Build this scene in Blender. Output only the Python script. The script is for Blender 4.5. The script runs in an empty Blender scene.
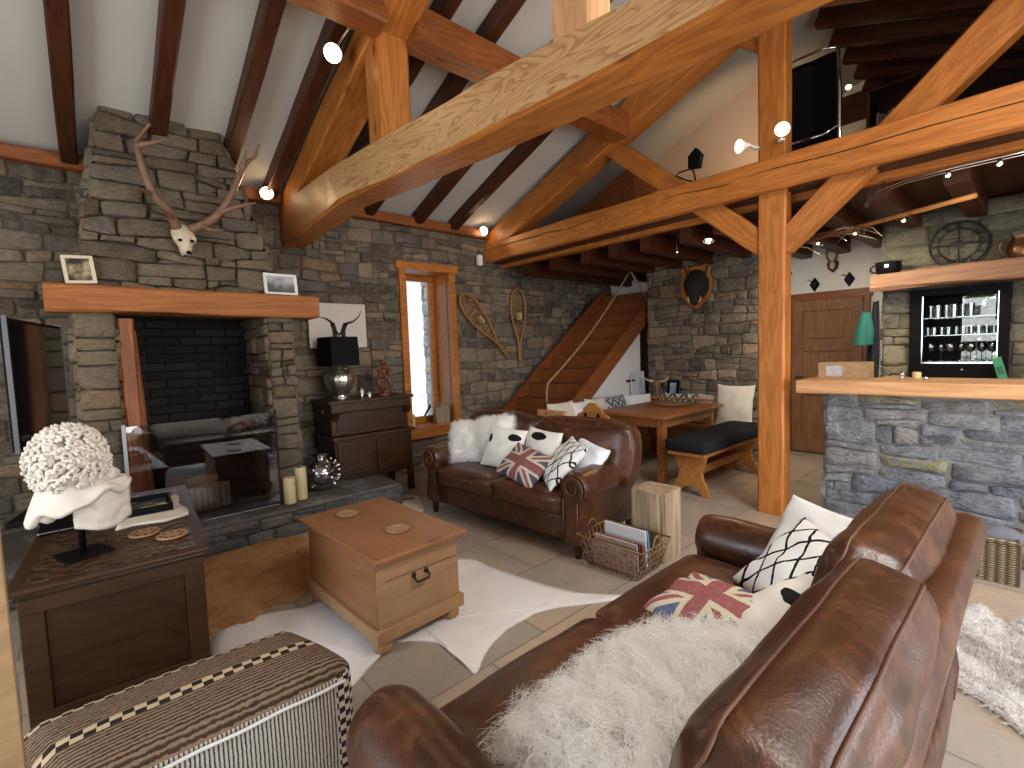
import bpy, bmesh, math, random
from mathutils import Vector, Matrix, noise
from math import sin, cos, pi, radians, sqrt, atan2
S = bpy.context.scene
COL = S.collection
random.seed(7)
# ------------------------------------------------------------------ camera
def make_camera():
    y, p, r = radians(48.22), radians(3.98), radians(-1.99)
    fw = Vector((cos(p)*cos(y), cos(p)*sin(y), -sin(p)))
    ri = Vector((sin(y), -cos(y), 0)); up = ri.cross(fw)
    r2 = cos(r)*ri + sin(r)*up; u2 = -sin(r)*ri + cos(r)*up
    c = bpy.data.cameras.new('camera'); o = bpy.data.objects.new('camera', c); COL.objects.link(o)
    m = Matrix((r2, u2, -fw)).transposed().to_4x4(); m.translation = (0, 0, 1.5)
    o.matrix_world = m
    c.sensor_fit = 'HORIZONTAL'; c.sensor_width = 36; c.lens = 36*477/1024; c.clip_start = .05; c.clip_end = 200
    S.camera = o
make_camera()
# ------------------------------------------------------------------ world, daylight, exposure
W = bpy.data.worlds.new('world'); S.world = W; W.use_nodes = True
_n = W.node_tree.nodes; _bg = _n['Background']
_sky = _n.new('ShaderNodeTexSky'); _sky.sky_type = 'NISHITA'; _sky.sun_disc = False; _sky.sun_elevation = radians(48); _sky.sun_rotation = radians(200)
W.node_tree.links.new(_sky.outputs[0], _bg.inputs[0]); _bg.inputs[1].default_value = .30
def light(name, typ, loc, energy, color, target=None, size=None, size_y=None, spot=None, radius=.03):
    l = bpy.data.lights.new(name, typ); l.energy = energy; l.color = color
    o = bpy.data.objects.new(name, l); COL.objects.link(o); o.location = loc
    if target is not None:
        o.rotation_euler = (Vector(target)-Vector(loc)).to_track_quat('-Z', 'Y').to_euler()
    if typ == 'AREA':
        l.shape = 'RECTANGLE'; l.size = size; l.size_y = size_y
    elif typ == 'SPOT':
        l.spot_size = radians(spot); l.spot_blend = .6; l.shadow_soft_size = radius
    elif typ == 'POINT': l.shadow_soft_size = radius
    elif typ == 'SUN': l.angle = radians(.6)
    return o
light('sun', 'SUN', (0, 0, 20), 5.0, (1, .95, .87), target=(13, 2.0, 0))
DAY = (.90, .95, 1.0)
light('daylight_terrace_doors', 'AREA', (2.0, -2.32, 1.35), 170, DAY, target=(2.0, 3, 1.15), size=4.4, size_y=2.2)
light('added_skylight_fill', 'AREA', (2.1, -.95, 3.78), 150, (1, .97, .93), target=(2.1, -.55, 2.7), size=1.7, size_y=1.05)  # fill through an invented, unseen skylight, added to brighten floor and sofas
light('daylight_rear_window', 'AREA', (-2.62, 1.9, 1.6), 95, DAY, target=(3, 1.9, 1.55), size=2.6, size_y=1.9)
WARM = (1.0, .70, .38)
S.view_settings.view_transform = 'Standard'; S.view_settings.look = 'None'; S.view_settings.gamma = 1
S.view_settings.use_curve_mapping = False
S.view_settings.exposure = 0.08
S.cycles.max_bounces = 8; S.cycles.diffuse_bounces = 4; S.cycles.glossy_bounces = 4; S.cycles.transmission_bounces = 6
S.cycles.transparent_max_bounces = 12; S.cycles.caustics_reflective = False; S.cycles.caustics_refractive = False
S.cycles.sample_clamp_indirect = 6
# ------------------------------------------------------------------ materials
class NT:
    def __init__(s, name):
        s.m = bpy.data.materials.new(name); s.m.use_nodes = True; s.t = s.m.node_tree
        s.b = s.t.nodes['Principled BSDF']
    def n(s, typ, **k):
        x = s.t.nodes.new(typ)
        for a, v in k.items():
            if a.startswith('i_'):
                key = a[2:]; key = int(key) if key.isdigit() else key.replace('_', ' ')
                if hasattr(v, 'is_linked'): s.t.links.new(v, x.inputs[key])
                else: x.inputs[key].default_value = v
            else: setattr(x, a, v)
        return x
    def l(s, a, b): s.t.links.new(a, b)
    def obj(s, scale=(1, 1, 1), loc=(0, 0, 0), rot=(0, 0, 0)):
        t = s.n('ShaderNodeTexCoord'); m = s.n('ShaderNodeMapping')
        m.inputs['Scale'].default_value = scale; m.inputs['Location'].default_value = loc; m.inputs['Rotation'].default_value = rot
        s.l(t.outputs['Object'], m.inputs[0]); return m.outputs[0]
    def noise(s, vec, scale=5, detail=4, rough=.5, dist=0):
        return s.n('ShaderNodeTexNoise', i_Vector=vec, i_Scale=scale, i_Detail=detail, i_Roughness=rough, i_Distortion=dist).outputs['Fac']
    def ramp(s, fac, stops, interp='LINEAR'):
        r = s.n('ShaderNodeValToRGB'); e = r.color_ramp; e.interpolation = interp
        while len(e.elements) < len(stops): e.elements.new(.5)
        for el, (p, c) in zip(e.elements, stops):
            el.position = p; el.color = (*c, 1) if len(c) == 3 else c
        s.l(fac, r.inputs[0]); return r.outputs[0]
    def math(s, op, a, b=0., c=None):
        x = s.n('ShaderNodeMath', operation=op)
        for i, v in enumerate((a, b) if c is None else (a, b, c)):
            if hasattr(v, 'is_linked'): s.l(v, x.inputs[i])
            else: x.inputs[i].default_value = v
        return x.outputs[0]
    def mix(s, fac, a, b, mode='MIX'):
        x = s.n('ShaderNodeMix', data_type='RGBA', blend_type=mode)
        for i, v in ((0, fac), (6, a), (7, b)):
            if hasattr(v, 'is_linked'): s.l(v, x.inputs[i])
            elif i: x.inputs[i].default_value = (*v, 1)
            else: x.inputs[0].default_value = v
        return x.outputs[2]
    def bump(s, h, strength=.5, dist=.01):
        b = s.n('ShaderNodeBump', i_Height=h, i_Strength=strength, i_Distance=dist); s.l(b.outputs[0], s.b.inputs['Normal'])
    def base(s, c):
        if hasattr(c, 'is_linked'): s.l(c, s.b.inputs['Base Color'])
        else: s.b.inputs['Base Color'].default_value = (*c, 1)
    def set(s, rough=.5, metal=0., spec=.5, **k):
        if hasattr(rough, 'is_linked'): s.l(rough, s.b.inputs['Roughness'])
        else: s.b.inputs['Roughness'].default_value = rough
        s.b.inputs['Metallic'].default_value = metal; s.b.inputs['Specular IOR Level'].default_value = spec
        for a, v in k.items(): s.b.inputs[a.replace('_', ' ')].default_value = v
        return s.m
def plain(name, c, rough=.5, metal=0., spec=.5, var=.12, scale=9, bump=0., **k):
    t = NT(name); v = t.noise(t.obj(), scale, 4, .6)
    t.base(t.mix(v, [x*(1-var) for x in c], [min(1, x*(1+var)) for x in c]))
    if bump: t.bump(t.noise(t.obj(), scale*6, 3, .6), bump, .004)
    return t.set(rough, metal, spec, **k)
def emit(name, c, strength):
    t = NT(name); t.base(c); t.b.inputs['Emission Color'].default_value = (*c, 1); t.b.inputs['Emission Strength'].default_value = strength
    return t.m
def wood(name, dark, light_, gscale=(1.1, 9, 9), rings=5., rough=.5, spec=.35, bump=.25, knots=True, fine=.5, contrast=.6):
    """grain runs along local X: contour lines of a stretched noise give the flame figure"""
    t = NT(name); o = t.obj(gscale)
    n1 = t.noise(o, .55, 3, .55, .35)
    r = t.math('FRACT', t.math('MULTIPLY', n1, rings*3))
    r = t.math('ABSOLUTE', t.math('SUBTRACT', t.math('MULTIPLY', r, 2.), 1.))
    g_ = [a*(2.5 if a < 3 else 12) for a in gscale]; f = t.noise(t.obj(g_), 1.1, 3, .6)
    big = t.noise(t.obj((.6, 1.4, 1.4)), 1.3, 2)
    fac = t.math('ADD', t.math('MULTIPLY', r, .55*contrast), t.math('MULTIPLY', f, fine))
    fac = t.math('ADD', fac, t.math('MULTIPLY', t.math('SUBTRACT', big, .5), .5))
    c = t.ramp(fac, [(.1, light_), (.85, dark)])
    if knots:
        v = t.n('ShaderNodeTexVoronoi', i_Vector=t.obj((1.6, 4, 4)), i_Scale=1.15, i_Randomness=1.)
        k = t.ramp(v.outputs['Distance'], [(.03, (1, 1, 1)), (.12, (0, 0, 0))])
        kb = t.n('ShaderNodeRGBToBW', i_0=k).outputs[0]
        c = t.mix(t.math('MULTIPLY', kb, .75), c, [x*.35 for x in dark])
    t.base(c); t.bump(t.math('ADD', t.math('MULTIPLY', r, .3), f), bump, .004)
    return t.set(rough, 0, spec)
def stone_mat(name, stops, rough=.85, mott=.45, spec=.25, tint=None, hi=(.5, .48, .45)):
    t = NT(name); a = t.n('ShaderNodeAttribute', attribute_name='tone')
    sep = t.n('ShaderNodeSeparateColor', i_0=a.outputs['Color'])
    c = t.ramp(sep.outputs[0], stops)
    o = t.obj()
    n1 = t.noise(o, 9, 6, .65, .3); n2 = t.noise(t.obj((1, 1, 2.6)), 26, 5, .7)
    c = t.mix(t.ramp(n1, [(.35, (0, 0, 0)), (.75, (mott, mott, mott))]), c, hi)
    c = t.mix(t.ramp(n2, [(.32, (.6, .6, .6)), (.5, (0, 0, 0))]), c, (.03, .026, .022))
    pn = t.noise(o, 3.1, 4, .6, .5)
    c = t.mix(t.ramp(pn, [(.48, (0, 0, 0)), (.68, (.28, .28, .28))]), c, [x*.8 for x in stops[1][1]]); c = t.mix(t.ramp(t.noise(t.obj((1, 1, 1), (4, 7, 2)), 4.3, 4, .6, .5), [(.55, (0, 0, 0)), (.72, (.3, .3, .3))]), c, stops[2][1])
    if tint: c = t.mix(t.math('MULTIPLY', t.math('COMPARE', sep.outputs[0], .50, .05), t.n('ShaderNodeRGBToBW', i_0=t.ramp(t.noise(o, 22, 4, .7), [(.42, (0, 0, 0)), (.62, (.85, .85, .85))])).outputs[0]), c, tint)
    c = t.mix(sep.outputs[1], c, (1, 1, 1), 'MULTIPLY') if False else c
    t.base(c); t.bump(t.math('ADD', n1, t.math('MULTIPLY', n2, .7)), 1., .034)
    return t.set(rough, 0, spec)
M = {}
M['stone'] = stone_mat('rubble_stone', [(0, (.050, .042, .033)), (.3, (.15, .122, .09)), (.55, (.26, .20, .135)), (.72, (.14, .13, .118)), (.88, (.34, .265, .175)), (1, (.33, .18, .09))], hi=(.44, .37, .27))
M['stone_chimney'] = stone_mat('slab_stone', [(0, (.075, .062, .042)), (.35, (.16, .13, .085)), (.6, (.23, .18, .11)), (.8, (.15, .13, .115)), (1, (.28, .17, .09))], hi=(.36, .30, .20))
M['stone_hearth'] = stone_mat('hearth_stone', [(0, (.05, .048, .045)), (.4, (.11, .105, .095)), (.8, (.17, .155, .135)), (1, (.21, .17, .13))], hi=(.3, .3, .28))
M['stone_bar'] = stone_mat('bar_stone', [(0, (.075, .080, .092)), (.3, (.15, .16, .18)), (.55, (.23, .20, .165)), (.75, (.12, .14, .175)), (1, (.28, .235, .18))], hi=(.44, .46, .49), mott=.75, tint=(.30, .27, .07))
M['stone_green'] = stone_mat('green_stone', [(0, (.10, .092, .065)), (.4, (.19, .175, .115)), (.8, (.26, .235, .16)), (1, (.22, .22, .19))], hi=(.36, .34, .25))
M['plaster'] = plain('white_plaster', (.72, .70, .66), .9, spec=.2, var=.06, scale=1.4, bump=.15)
M['ceiling'] = plain('ceiling_board', (.58, .555, .50), .85, spec=.2, var=.05, scale=1.1)
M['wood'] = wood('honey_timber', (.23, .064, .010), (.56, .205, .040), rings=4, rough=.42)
M['wood_dark'] = wood('dark_rafter', (.022, .006, .002), (.095, .026, .008), rings=3, rough=.5, knots=False)
M['wood_mid'] = wood('red_timber', (.14, .035, .008), (.36, .115, .028), rings=4, rough=.45)
def flamed():
    t = NT('flamed_timber'); o = t.obj((.75, 5.2, 5.2)); n1 = t.noise(o, .6, 4, .6, .6)
    r = t.math('FRACT', t.math('MULTIPLY', n1, 22.)); f = t.noise(t.obj((2.2, 60, 60)), 1.1, 3, .65); blot = t.noise(t.obj((1.3, 7, 7), (3, 1, 2)), .9, 4, .7, .8)
    line = t.ramp(r, [(.0, (0, 0, 0)), (.55, (.12, .12, .12)), (.9, (.8, .8, .8)), (1., (0, 0, 0))])
    c = t.mix(line, t.mix(f, (.58, .365, .17), (.47, .265, .10)), (.30, .125, .035))
    c = t.mix(t.ramp(blot, [(.60, (0, 0, 0)), (.66, (.75, .75, .75))]), c, (.27, .10, .035))
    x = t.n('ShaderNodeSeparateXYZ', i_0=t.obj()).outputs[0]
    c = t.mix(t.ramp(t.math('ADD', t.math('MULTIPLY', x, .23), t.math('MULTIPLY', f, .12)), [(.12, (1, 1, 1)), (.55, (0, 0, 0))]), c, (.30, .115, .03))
    v = t.n('ShaderNodeTexVoronoi', i_Vector=t.obj((1.6, 4, 4)), i_Scale=.7); k = t.ramp(v.outputs['Distance'], [(.04, (.8, .8, .8)), (.09, (0, 0, 0))]); c = t.mix(k, c, (.12, .05, .02))
    t.base(c); t.bump(t.math('ADD', t.math('MULTIPLY', r, .2), f), .3, .004); return t.set(.5, 0, .35)
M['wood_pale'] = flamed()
M['wood_mantel'] = wood('mantel_oak', (.22, .065, .014), (.45, .165, .042), rings=3, rough=.6, bump=.5)
M['wood_pine'] = wood('waxed_pine', (.25, .125, .055), (.43, .255, .125), gscale=(1.2, 7, 7), rings=2, rough=.45, bump=.08, contrast=.4)
M['wood_pine_long'] = wood('waxed_pine_long', (.17, .068, .026), (.33, .150, .062), gscale=(7, 1.2, 7), rings=2, rough=.42, bump=.08, contrast=.4)
M['wood_oak_up'] = wood('dark_oak_upright', (.016, .007, .003), (.065, .028, .011), gscale=(8, 8, 1.4), rings=2, rough=.38, knots=False, bump=.1)
M['wood_oak'] = wood('dark_oak', (.012, .0045, .0016), (.046, .018, .006), gscale=(1.5, 9, 9), rings=3, rough=.38, knots=False, bump=.12)
M['plaster_warm_glow'] = plain('warm_glow_plaster', (.68, .52, .41), .9, spec=.15, var=.08, scale=1.4)  # peach tint carries part of the warm lamp glow on the loft wall
M['wood_oak2'] = wood('brown_oak', (.016, .006, .002), (.058, .023, .008), gscale=(1.5, 9, 9), rings=3, rough=.42, knots=False, bump=.12)
M['wood_table'] = wood('table_oak', (.15, .05, .014), (.36, .14, .045), gscale=(1.4, 8, 8), rings=3, rough=.4, bump=.1)
M['wood_bench'] = wood('bench_pine', (.26, .095, .022), (.45, .19, .05), gscale=(1.4, 7, 7), rings=3, rough=.45, bump=.1)
M['wood_counter'] = wood('counter_larch', (.45, .20, .08), (.72, .42, .20), gscale=(1, 8, 8), rings=3, rough=.5)
M['wood_light'] = wood('pale_pine', (.24, .14, .065), (.40, .26, .13), gscale=(1, 8, 8), rings=3, rough=.5)
M['wood_stump'] = wood('weathered_stump', (.13, .085, .05), (.46, .34, .21), gscale=(8, 8, .8), rings=2., rough=.8, bump=.6, knots=False)
M['black'] = plain('black_paint', (.004, .004, .0045), .5, spec=.08, var=.1)
M['black_matt'] = plain('soot_black', (.006, .006, .006), .9, spec=.1, var=.3)
M['iron'] = plain('black_iron', (.02, .018, .016), .55, .6, var=.2)
M['chrome'] = plain('chrome', (.8, .8, .8), .15, 1., var=.02)
M['silver'] = plain('silver', (.80, .77, .72), .33, 1., var=.15)
M['white'] = plain('white_cotton', (.80, .79, .76), .9, spec=.1, var=.05, scale=5, bump=.2)
M['cream'] = plain('cream_linen', (.66, .58, .46), .95, spec=.1, var=.1, scale=7, bump=.3)
M['wax'] = plain('ivory_wax', (.62, .48, .25), .5, var=.08, scale=3)
M['fur'] = plain('white_wool', (.95, .93, .89), .8, spec=.1, var=.06)
M['marble'] = plain('plaster_cast', (.70, .64, .55), .6, var=.2, scale=14, bump=.3)
M['bone'] = plain('bleached_bone', (.62, .52, .36), .65, var=.25, scale=20, bump=.3)
M['antler'] = plain('antler', (.20, .105, .06), .5, var=.4, scale=16, bump=.5)
M['wicker'] = None
M['charcoal'] = plain('charcoal_felt', (.016, .017, .020), .95, spec=.1, var=.2, scale=40, bump=.3)
M['boar'] = plain('boar_hair', (.022, .015, .010), .85, var=.5, scale=60, bump=1.)
M['rope'] = plain('hemp_rope', (.27, .19, .11), .9, spec=.1, var=.3, scale=70, bump=.8)
M['snowshoe'] = plain('ash_frame', (.33, .16, .035), .5, var=.2, scale=18)
def leather():
    t = NT('brown_leather'); o = t.obj()
    n = t.noise(o, 3.2, 5, .6, .4); g = t.noise(o, 160, 2, .5); w = t.noise(t.obj((1, 1, 1)), 11, 4, .6, 1.2)
    t.base(t.mix(t.ramp(w, [(.5, (0, 0, 0)), (.78, (.6, .6, .6))]), t.ramp(n, [(.25, (.016, .0055, .0025)), (.55, (.066, .022, .0078)), (.8, (.135, .047, .016))]), (.20, .072, .026)))
    t.bump(t.math('ADD', t.math('MULTIPLY', g, .25), t.math('MULTIPLY', w, .8)), .26, .01)
    return t.set(t.ramp(n, [(.3, (.26, .26, .26)), (.7, (.42, .42, .42))]), 0, .5)
M['leather'] = leather()
def tiles():
    t = NT('stone_floor_tiles'); o = t.obj((1, 1, 1))
    b = t.n('ShaderNodeTexBrick', i_Vector=o, i_Scale=1., i_Mortar_Size=.006, i_Mortar_Smooth=.2, i_Bias=0., i_Brick_Width=.86, i_Row_Height=.58)
    b.offset = .42
    b.inputs['Color1'].default_value = (.36, .30, .23, 1); b.inputs['Color2'].default_value = (.54, .39, .25, 1); b.inputs['Mortar'].default_value = (.20, .17, .14, 1)
    n = t.noise(o, 2.6, 6, .65, .4); n2 = t.noise(o, 30, 4, .7)
    c = t.mix(t.ramp(n, [(.3, (0, 0, 0)), (.75, (.65, .65, .65))]), b.outputs['Color'], (.25, .235, .22))
    c = t.mix(t.ramp(n2, [(.45, (0, 0, 0)), (.75, (.25, .25, .25))]), c, (.16, .12, .09))
    t.base(c); h = t.math('ADD', t.math('MULTIPLY', b.outputs['Fac'], -1.), t.math('MULTIPLY', n, .25)); t.bump(h, .4, .006)
    return t.set(t.ramp(n, [(.3, (.34, .34, .34)), (.8, (.55, .55, .55))]), 0, .4)
M['tiles'] = tiles()
def wicker():
    t = NT('wicker_weave'); o = t.obj()
    w1 = t.n('ShaderNodeTexWave', i_Vector=o, i_Scale=22., i_Distortion=1.5); w1.bands_direction = 'Z'
    w2 = t.n('ShaderNodeTexWave', i_Vector=t.obj((1, 1, 0)), i_Scale=14., i_Distortion=.6); w2.bands_direction = 'DIAGONAL'
    f = t.math('MULTIPLY', w1.outputs['Fac'], w2.outputs['Fac'])
    t.base(t.ramp(f, [(.05, (.10, .07, .04)), (.5, (.42, .32, .2))])); t.bump(f, .9, .012)
    return t.set(.8, 0, .2)
M['wicker'] = wicker()
def glass(name='clear_glass', c=(1, 1, 1), alpha=.12, rough=.02):
    """thin pane: mostly see-through with a mirror-like skin"""
    t = NT(name); out = t.t.nodes['Material Output']
    tr = t.n('ShaderNodeBsdfTransparent'); tr.inputs[0].default_value = (*c, 1)
    gl = t.n('ShaderNodeBsdfGlossy'); gl.inputs['Roughness'].default_value = rough
    fr = t.n('ShaderNodeLayerWeight'); fr.inputs[0].default_value = .25
    f = t.math('ADD', t.math('MULTIPLY', fr.outputs['Fresnel'], .6), alpha)
    mx = t.n('ShaderNodeMixShader', i_0=f); t.l(tr.outputs[0], mx.inputs[1]); t.l(gl.outputs[0], mx.inputs[2]); t.l(mx.outputs[0], out.inputs[0])
    return t.m
M['glass'] = glass(); M['glass_fire'] = glass('fire_glass', (.8, .8, .8), .10)
M['glass_clear'] = glass('window_glass', (1, 1, 1), .03)
M['bulb'] = emit('bulb_glow', (1, .84, .55), 9.); M['bulb_small'] = emit('small_bulb_glow', (1, .88, .66), 20.)
def blotch(name, base, spot, scale=3., lo=.56, hi=.6, rough=.85, stretch=(1, 1, 1), fine=.15, loc=(0, 0, 0)):
    t = NT(name); n = t.noise(t.obj(stretch, loc), scale, 3, .5, .3); n2 = t.noise(t.obj((30, 30, 30)), 2, 3, .6)
    b = t.mix(t.math('MULTIPLY', n2, fine*2), base, [x*.6 for x in base])
    t.base(t.mix(t.ramp(n, [(lo, (0, 0, 0)), (hi, (1, 1, 1))]), b, spot)); t.bump(n2, .3, .004)
    return t.set(rough, 0, .15)
M['cowhide'] = blotch('white_cowhide', (.86, .83, .81), (.66, .62, .60), 2.2, .45, .8, fine=.1)
M['hide_orange'] = blotch('ginger_hide', (.56, .30, .125), (.25, .10, .035), 4, .50, .85, stretch=(1, 2.2, 1), fine=.3)
M['hide_grey'] = blotch('reindeer_hide', (.80, .77, .73), (.36, .32, .29), 4, .45, .72, fine=.3)
# ------------------------------------------------------------------ mesh helpers
class MB:
    def __init__(s): s.v = []; s.f = []; s.mi = []; s.tone = {}
    def add(s, vs, fs, mi=0, mat=None):
        k = len(s.v)
        s.v += [tuple(mat @ Vector(p)) if mat is not None else tuple(p) for p in vs]
        s.f += [tuple(i+k for i in f) for f in fs]; s.mi += [mi]*len(fs); return k
    def box(s, x0, x1, y0, y1, z0, z1, mi=0, mat=None):
        e = .00035*(len(s.f)//6 % 5); x0 -= e; x1 += e; y0 -= e; y1 += e; z0 -= e; z1 += e     # no two faces ever share a plane
        s.add([(x, y, z) for x in (x0, x1) for y in (y0, y1) for z in (z0, z1)],
              [(0, 1, 3, 2), (4, 6, 7, 5), (0, 4, 5, 1), (2, 3, 7, 6), (0, 2, 6, 4), (1, 5, 7, 3)], mi, mat); return s
    def rbox(s, c, h, r=.03, n=6, bulge=0., nz=0., mat=None, seed=0, nscale=3.):
        """rounded, optionally puffed-up box: centre c, half sizes h"""
        idx = {}; vs = []; fs = []
        def surf(p):
            q = [p[i]*h[i] for i in range(3)]
            cl = [max(-(h[i]-r), min(h[i]-r, q[i])) for i in range(3)]
            d = Vector([q[i]-cl[i] for i in range(3)])
            if d.length > 0: d = d.normalized()*r
            v = Vector(cl)+d
            if bulge:
                for i in range(3):
                    a, b = [j for j in range(3) if j != i]
                    w = (1-p[a]**2)*(1-p[b]**2)
                    if abs(p[i]) > .99: v[i] += math.copysign(bulge*w, p[i])
            if nz:
                nn = noise.noise((v+Vector((seed*7.3, c[0]*3, c[1]*3)))*nscale); v += v.normalized()*nn*nz if v.length else v
            return v+Vector(c)
        s.surf = surf
        def pt(p):
            key = tuple(round(a*n) for a in p)
            if key not in idx: idx[key] = len(vs); vs.append(surf(p))
            return idx[key]
        g = [2*i/n-1 for i in range(n+1)]
        # warp the grid so that the rounded rim gets its share of points
        for ax in range(3):
            a, b = [(1, 2), (2, 0), (0, 1)][ax]
            for sg in (-1, 1):
                for i in range(n):
                    for j in range(n):
                        q = []
                        for (u, w) in ((i, j), (i+1, j), (i+1, j+1), (i, j+1)):
                            p = [0, 0, 0]; p[ax] = sg; p[a] = g[u]; p[b] = g[w]; q.append(pt(p))
                        fs.append(q if sg > 0 else q[::-1])
        s.add(vs, fs, 0, mat); return s
    def prism(s, poly, h0, h1, axis='z', mi=0, mat=None):
        """polygon (ccw in its plane) pulled along an axis"""
        def p3(a, b, h): return {'z': (a, b, h), 'x': (h, a, b), 'y': (a, h, b)}[axis]
        n = len(poly); vs = [p3(a, b, h0) for a, b in poly]+[p3(a, b, h1) for a, b in poly]
        fs = [tuple(range(n))[::-1], tuple(range(n, 2*n))]+[(i, (i+1) % n, n+(i+1) % n, n+i) for i in range(n)]
        s.add(vs, fs, mi, mat); return s
    def tube(s, pts, r, n=8, closed=False, cap=True, mi=0, mat=None):
        pts = [Vector(p) for p in pts]; L = len(pts); rs = r if isinstance(r, (list, tuple)) else [r]*L
        vs = []; fs = []; prev = None
        for i, p in enumerate(pts):
            if closed: t = pts[(i+1) % L]-pts[i-1]
            else: t = pts[min(i+1, L-1)]-pts[max(i-1, 0)]
            t.normalize()
            if prev is None:
                a = t.orthogonal().normalized()
            else:
                a = prev-t*prev.dot(t); a = a.normalized() if a.length > 1e-6 else t.orthogonal().normalized()
            prev = a; b = t.cross(a)
            vs += [p+(a*cos(2*pi*k/n)+b*sin(2*pi*k/n))*rs[i] for k in range(n)]
        for i in range(L if closed else L-1):
            j = (i+1) % L
            fs += [(i*n+k, i*n+(k+1) % n, j*n+(k+1) % n, j*n+k) for k in range(n)]
        if cap and not closed: fs += [tuple(range(n))[::-1], tuple((L-1)*n+k for k in range(n))]
        s.add(vs, fs, mi, mat); return s
    def lathe(s, prof, n=24, c=(0, 0, 0), mi=0, mat=None, flute=0, famp=0.):
        vs = []; fs = []
        for r, z in prof:
            for k in range(n):
                a = 2*pi*k/n; rr = r*(1+famp*cos(flute*a)) if flute else r
                vs.append((c[0]+rr*cos(a), c[1]+rr*sin(a), c[2]+z))
        for i in range(len(prof)-1):
            fs += [(i*n+k, i*n+(k+1) % n, (i+1)*n+(k+1) % n, (i+1)*n+k) for k in range(n)]
        fs += [tuple(range(n))[::-1], tuple((len(prof)-1)*n+k for k in range(n))]
        s.add(vs, fs, mi, mat); return s
    def ball(s, c, r, n=10, fn=None, mi=0, mat=None):
        r = r if isinstance(r, (tuple, list)) else (r, r, r); m = n*2; vs = []; fs = []
        for i in range(1, n):
            for k in range(m):
                d = Vector((sin(pi*i/n)*cos(2*pi*k/m), sin(pi*i/n)*sin(2*pi*k/m), cos(pi*i/n)))
                q = fn(d) if fn else 1.
                vs.append((c[0]+d.x*r[0]*q, c[1]+d.y*r[1]*q, c[2]+d.z*r[2]*q))
        q0 = fn(Vector((0, 0, 1))) if fn else 1.; q1 = fn(Vector((0, 0, -1))) if fn else 1.
        a = len(vs); vs += [(c[0], c[1], c[2]+r[2]*q0), (c[0], c[1], c[2]-r[2]*q1)]
        for i in range(n-2):
            fs += [(i*m+k, (i+1)*m+k, (i+1)*m+(k+1) % m, i*m+(k+1) % m) for k in range(m)]
        fs += [(a, k, (k+1) % m) for k in range(m)]+[(a+1, (n-2)*m+(k+1) % m, (n-2)*m+k) for k in range(m)]
        s.add(vs, fs, mi, mat); return s
    def grid(s, fn, nu, nv, mi=0, mat=None, flip=False):
        vs = [fn(i/nu, j/nv) for i in range(nu+1) for j in range(nv+1)]
        fs = [(i*(nv+1)+j, (i+1)*(nv+1)+j, (i+1)*(nv+1)+j+1, i*(nv+1)+j+1) for i in range(nu) for j in range(nv)]
        s.add(vs, [f[::-1] for f in fs] if flip else fs, mi, mat); return s
    def build(s, name, mat, parent=None, smooth=False, bevel=0., seg=2, sub=0, solid=0., mw=None, angle=None):
        me = bpy.data.meshes.new(name); me.from_pydata(s.v, [], s.f)
        for m in (mat if isinstance(mat, (list, tuple)) else [mat]): me.materials.append(m)
        if any(s.mi): me.polygons.foreach_set('material_index', s.mi)
        if s.tone:
            a = me.color_attributes.new('tone', 'FLOAT_COLOR', 'POINT'); buf = [0.]*(4*len(s.v))
            for i, t in s.tone.items(): buf[4*i] = t; buf[4*i+3] = 1
            a.data.foreach_set('color', buf)
        me.validate()
        bm = bmesh.new(); bm.from_mesh(me); bmesh.ops.recalc_face_normals(bm, faces=bm.faces) if not s.tone else None; bm.to_mesh(me); bm.free()
        if smooth: me.polygons.foreach_set('use_smooth', [True]*len(me.polygons))
        if smooth and angle: me.set_sharp_from_angle(angle=radians(angle))
        o = bpy.data.objects.new(name, me); COL.objects.link(o)
        if parent: o.parent = parent
        if mw is not None: o.matrix_basis = mw
        if solid: x = o.modifiers.new('solid', 'SOLIDIFY'); x.thickness = solid; x.offset = 0
        if bevel:
            x = o.modifiers.new('bevel', 'BEVEL'); x.width = bevel; x.segments = seg; x.limit_method = 'ANGLE'; x.angle_limit = radians(40)
        if sub: x = o.modifiers.new('sub', 'SUBSURF'); x.levels = sub; x.render_levels = sub
        return o
def tag(o, label=None, cat=None, group=None, kind=None):
    if label: o['label'] = label
    if cat: o['category'] = cat
    if group: o['group'] = group
    if kind: o['kind'] = kind
    return o
def thing(name, label, cat, loc=(0, 0, 0), rz=0., group=None):
    o = bpy.data.objects.new(name, None); COL.objects.link(o); o.empty_display_size = .05
    o.location = loc; o.rotation_euler = (0, 0, rz); return tag(o, label, cat, group)
def copy_tree(o, parent=None):
    c = o.copy(); COL.objects.link(c)
    if parent: c.parent = parent
    for ch in list(o.children): copy_tree(ch, c)
    return c
def dup(o, loc, rz=0., label=None):
    c = copy_tree(o); c.location = loc; c.rotation_euler = (0, 0, rz)
    if label: c['label'] = label
    return c
def struct(o): return tag(o, kind='structure')
def T(*v): return Matrix.Translation(v)
def RX(a): return Matrix.Rotation(radians(a), 4, 'X')
def RY(a): return Matrix.Rotation(radians(a), 4, 'Y')
def RZ(a): return Matrix.Rotation(radians(a), 4, 'Z')
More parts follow.
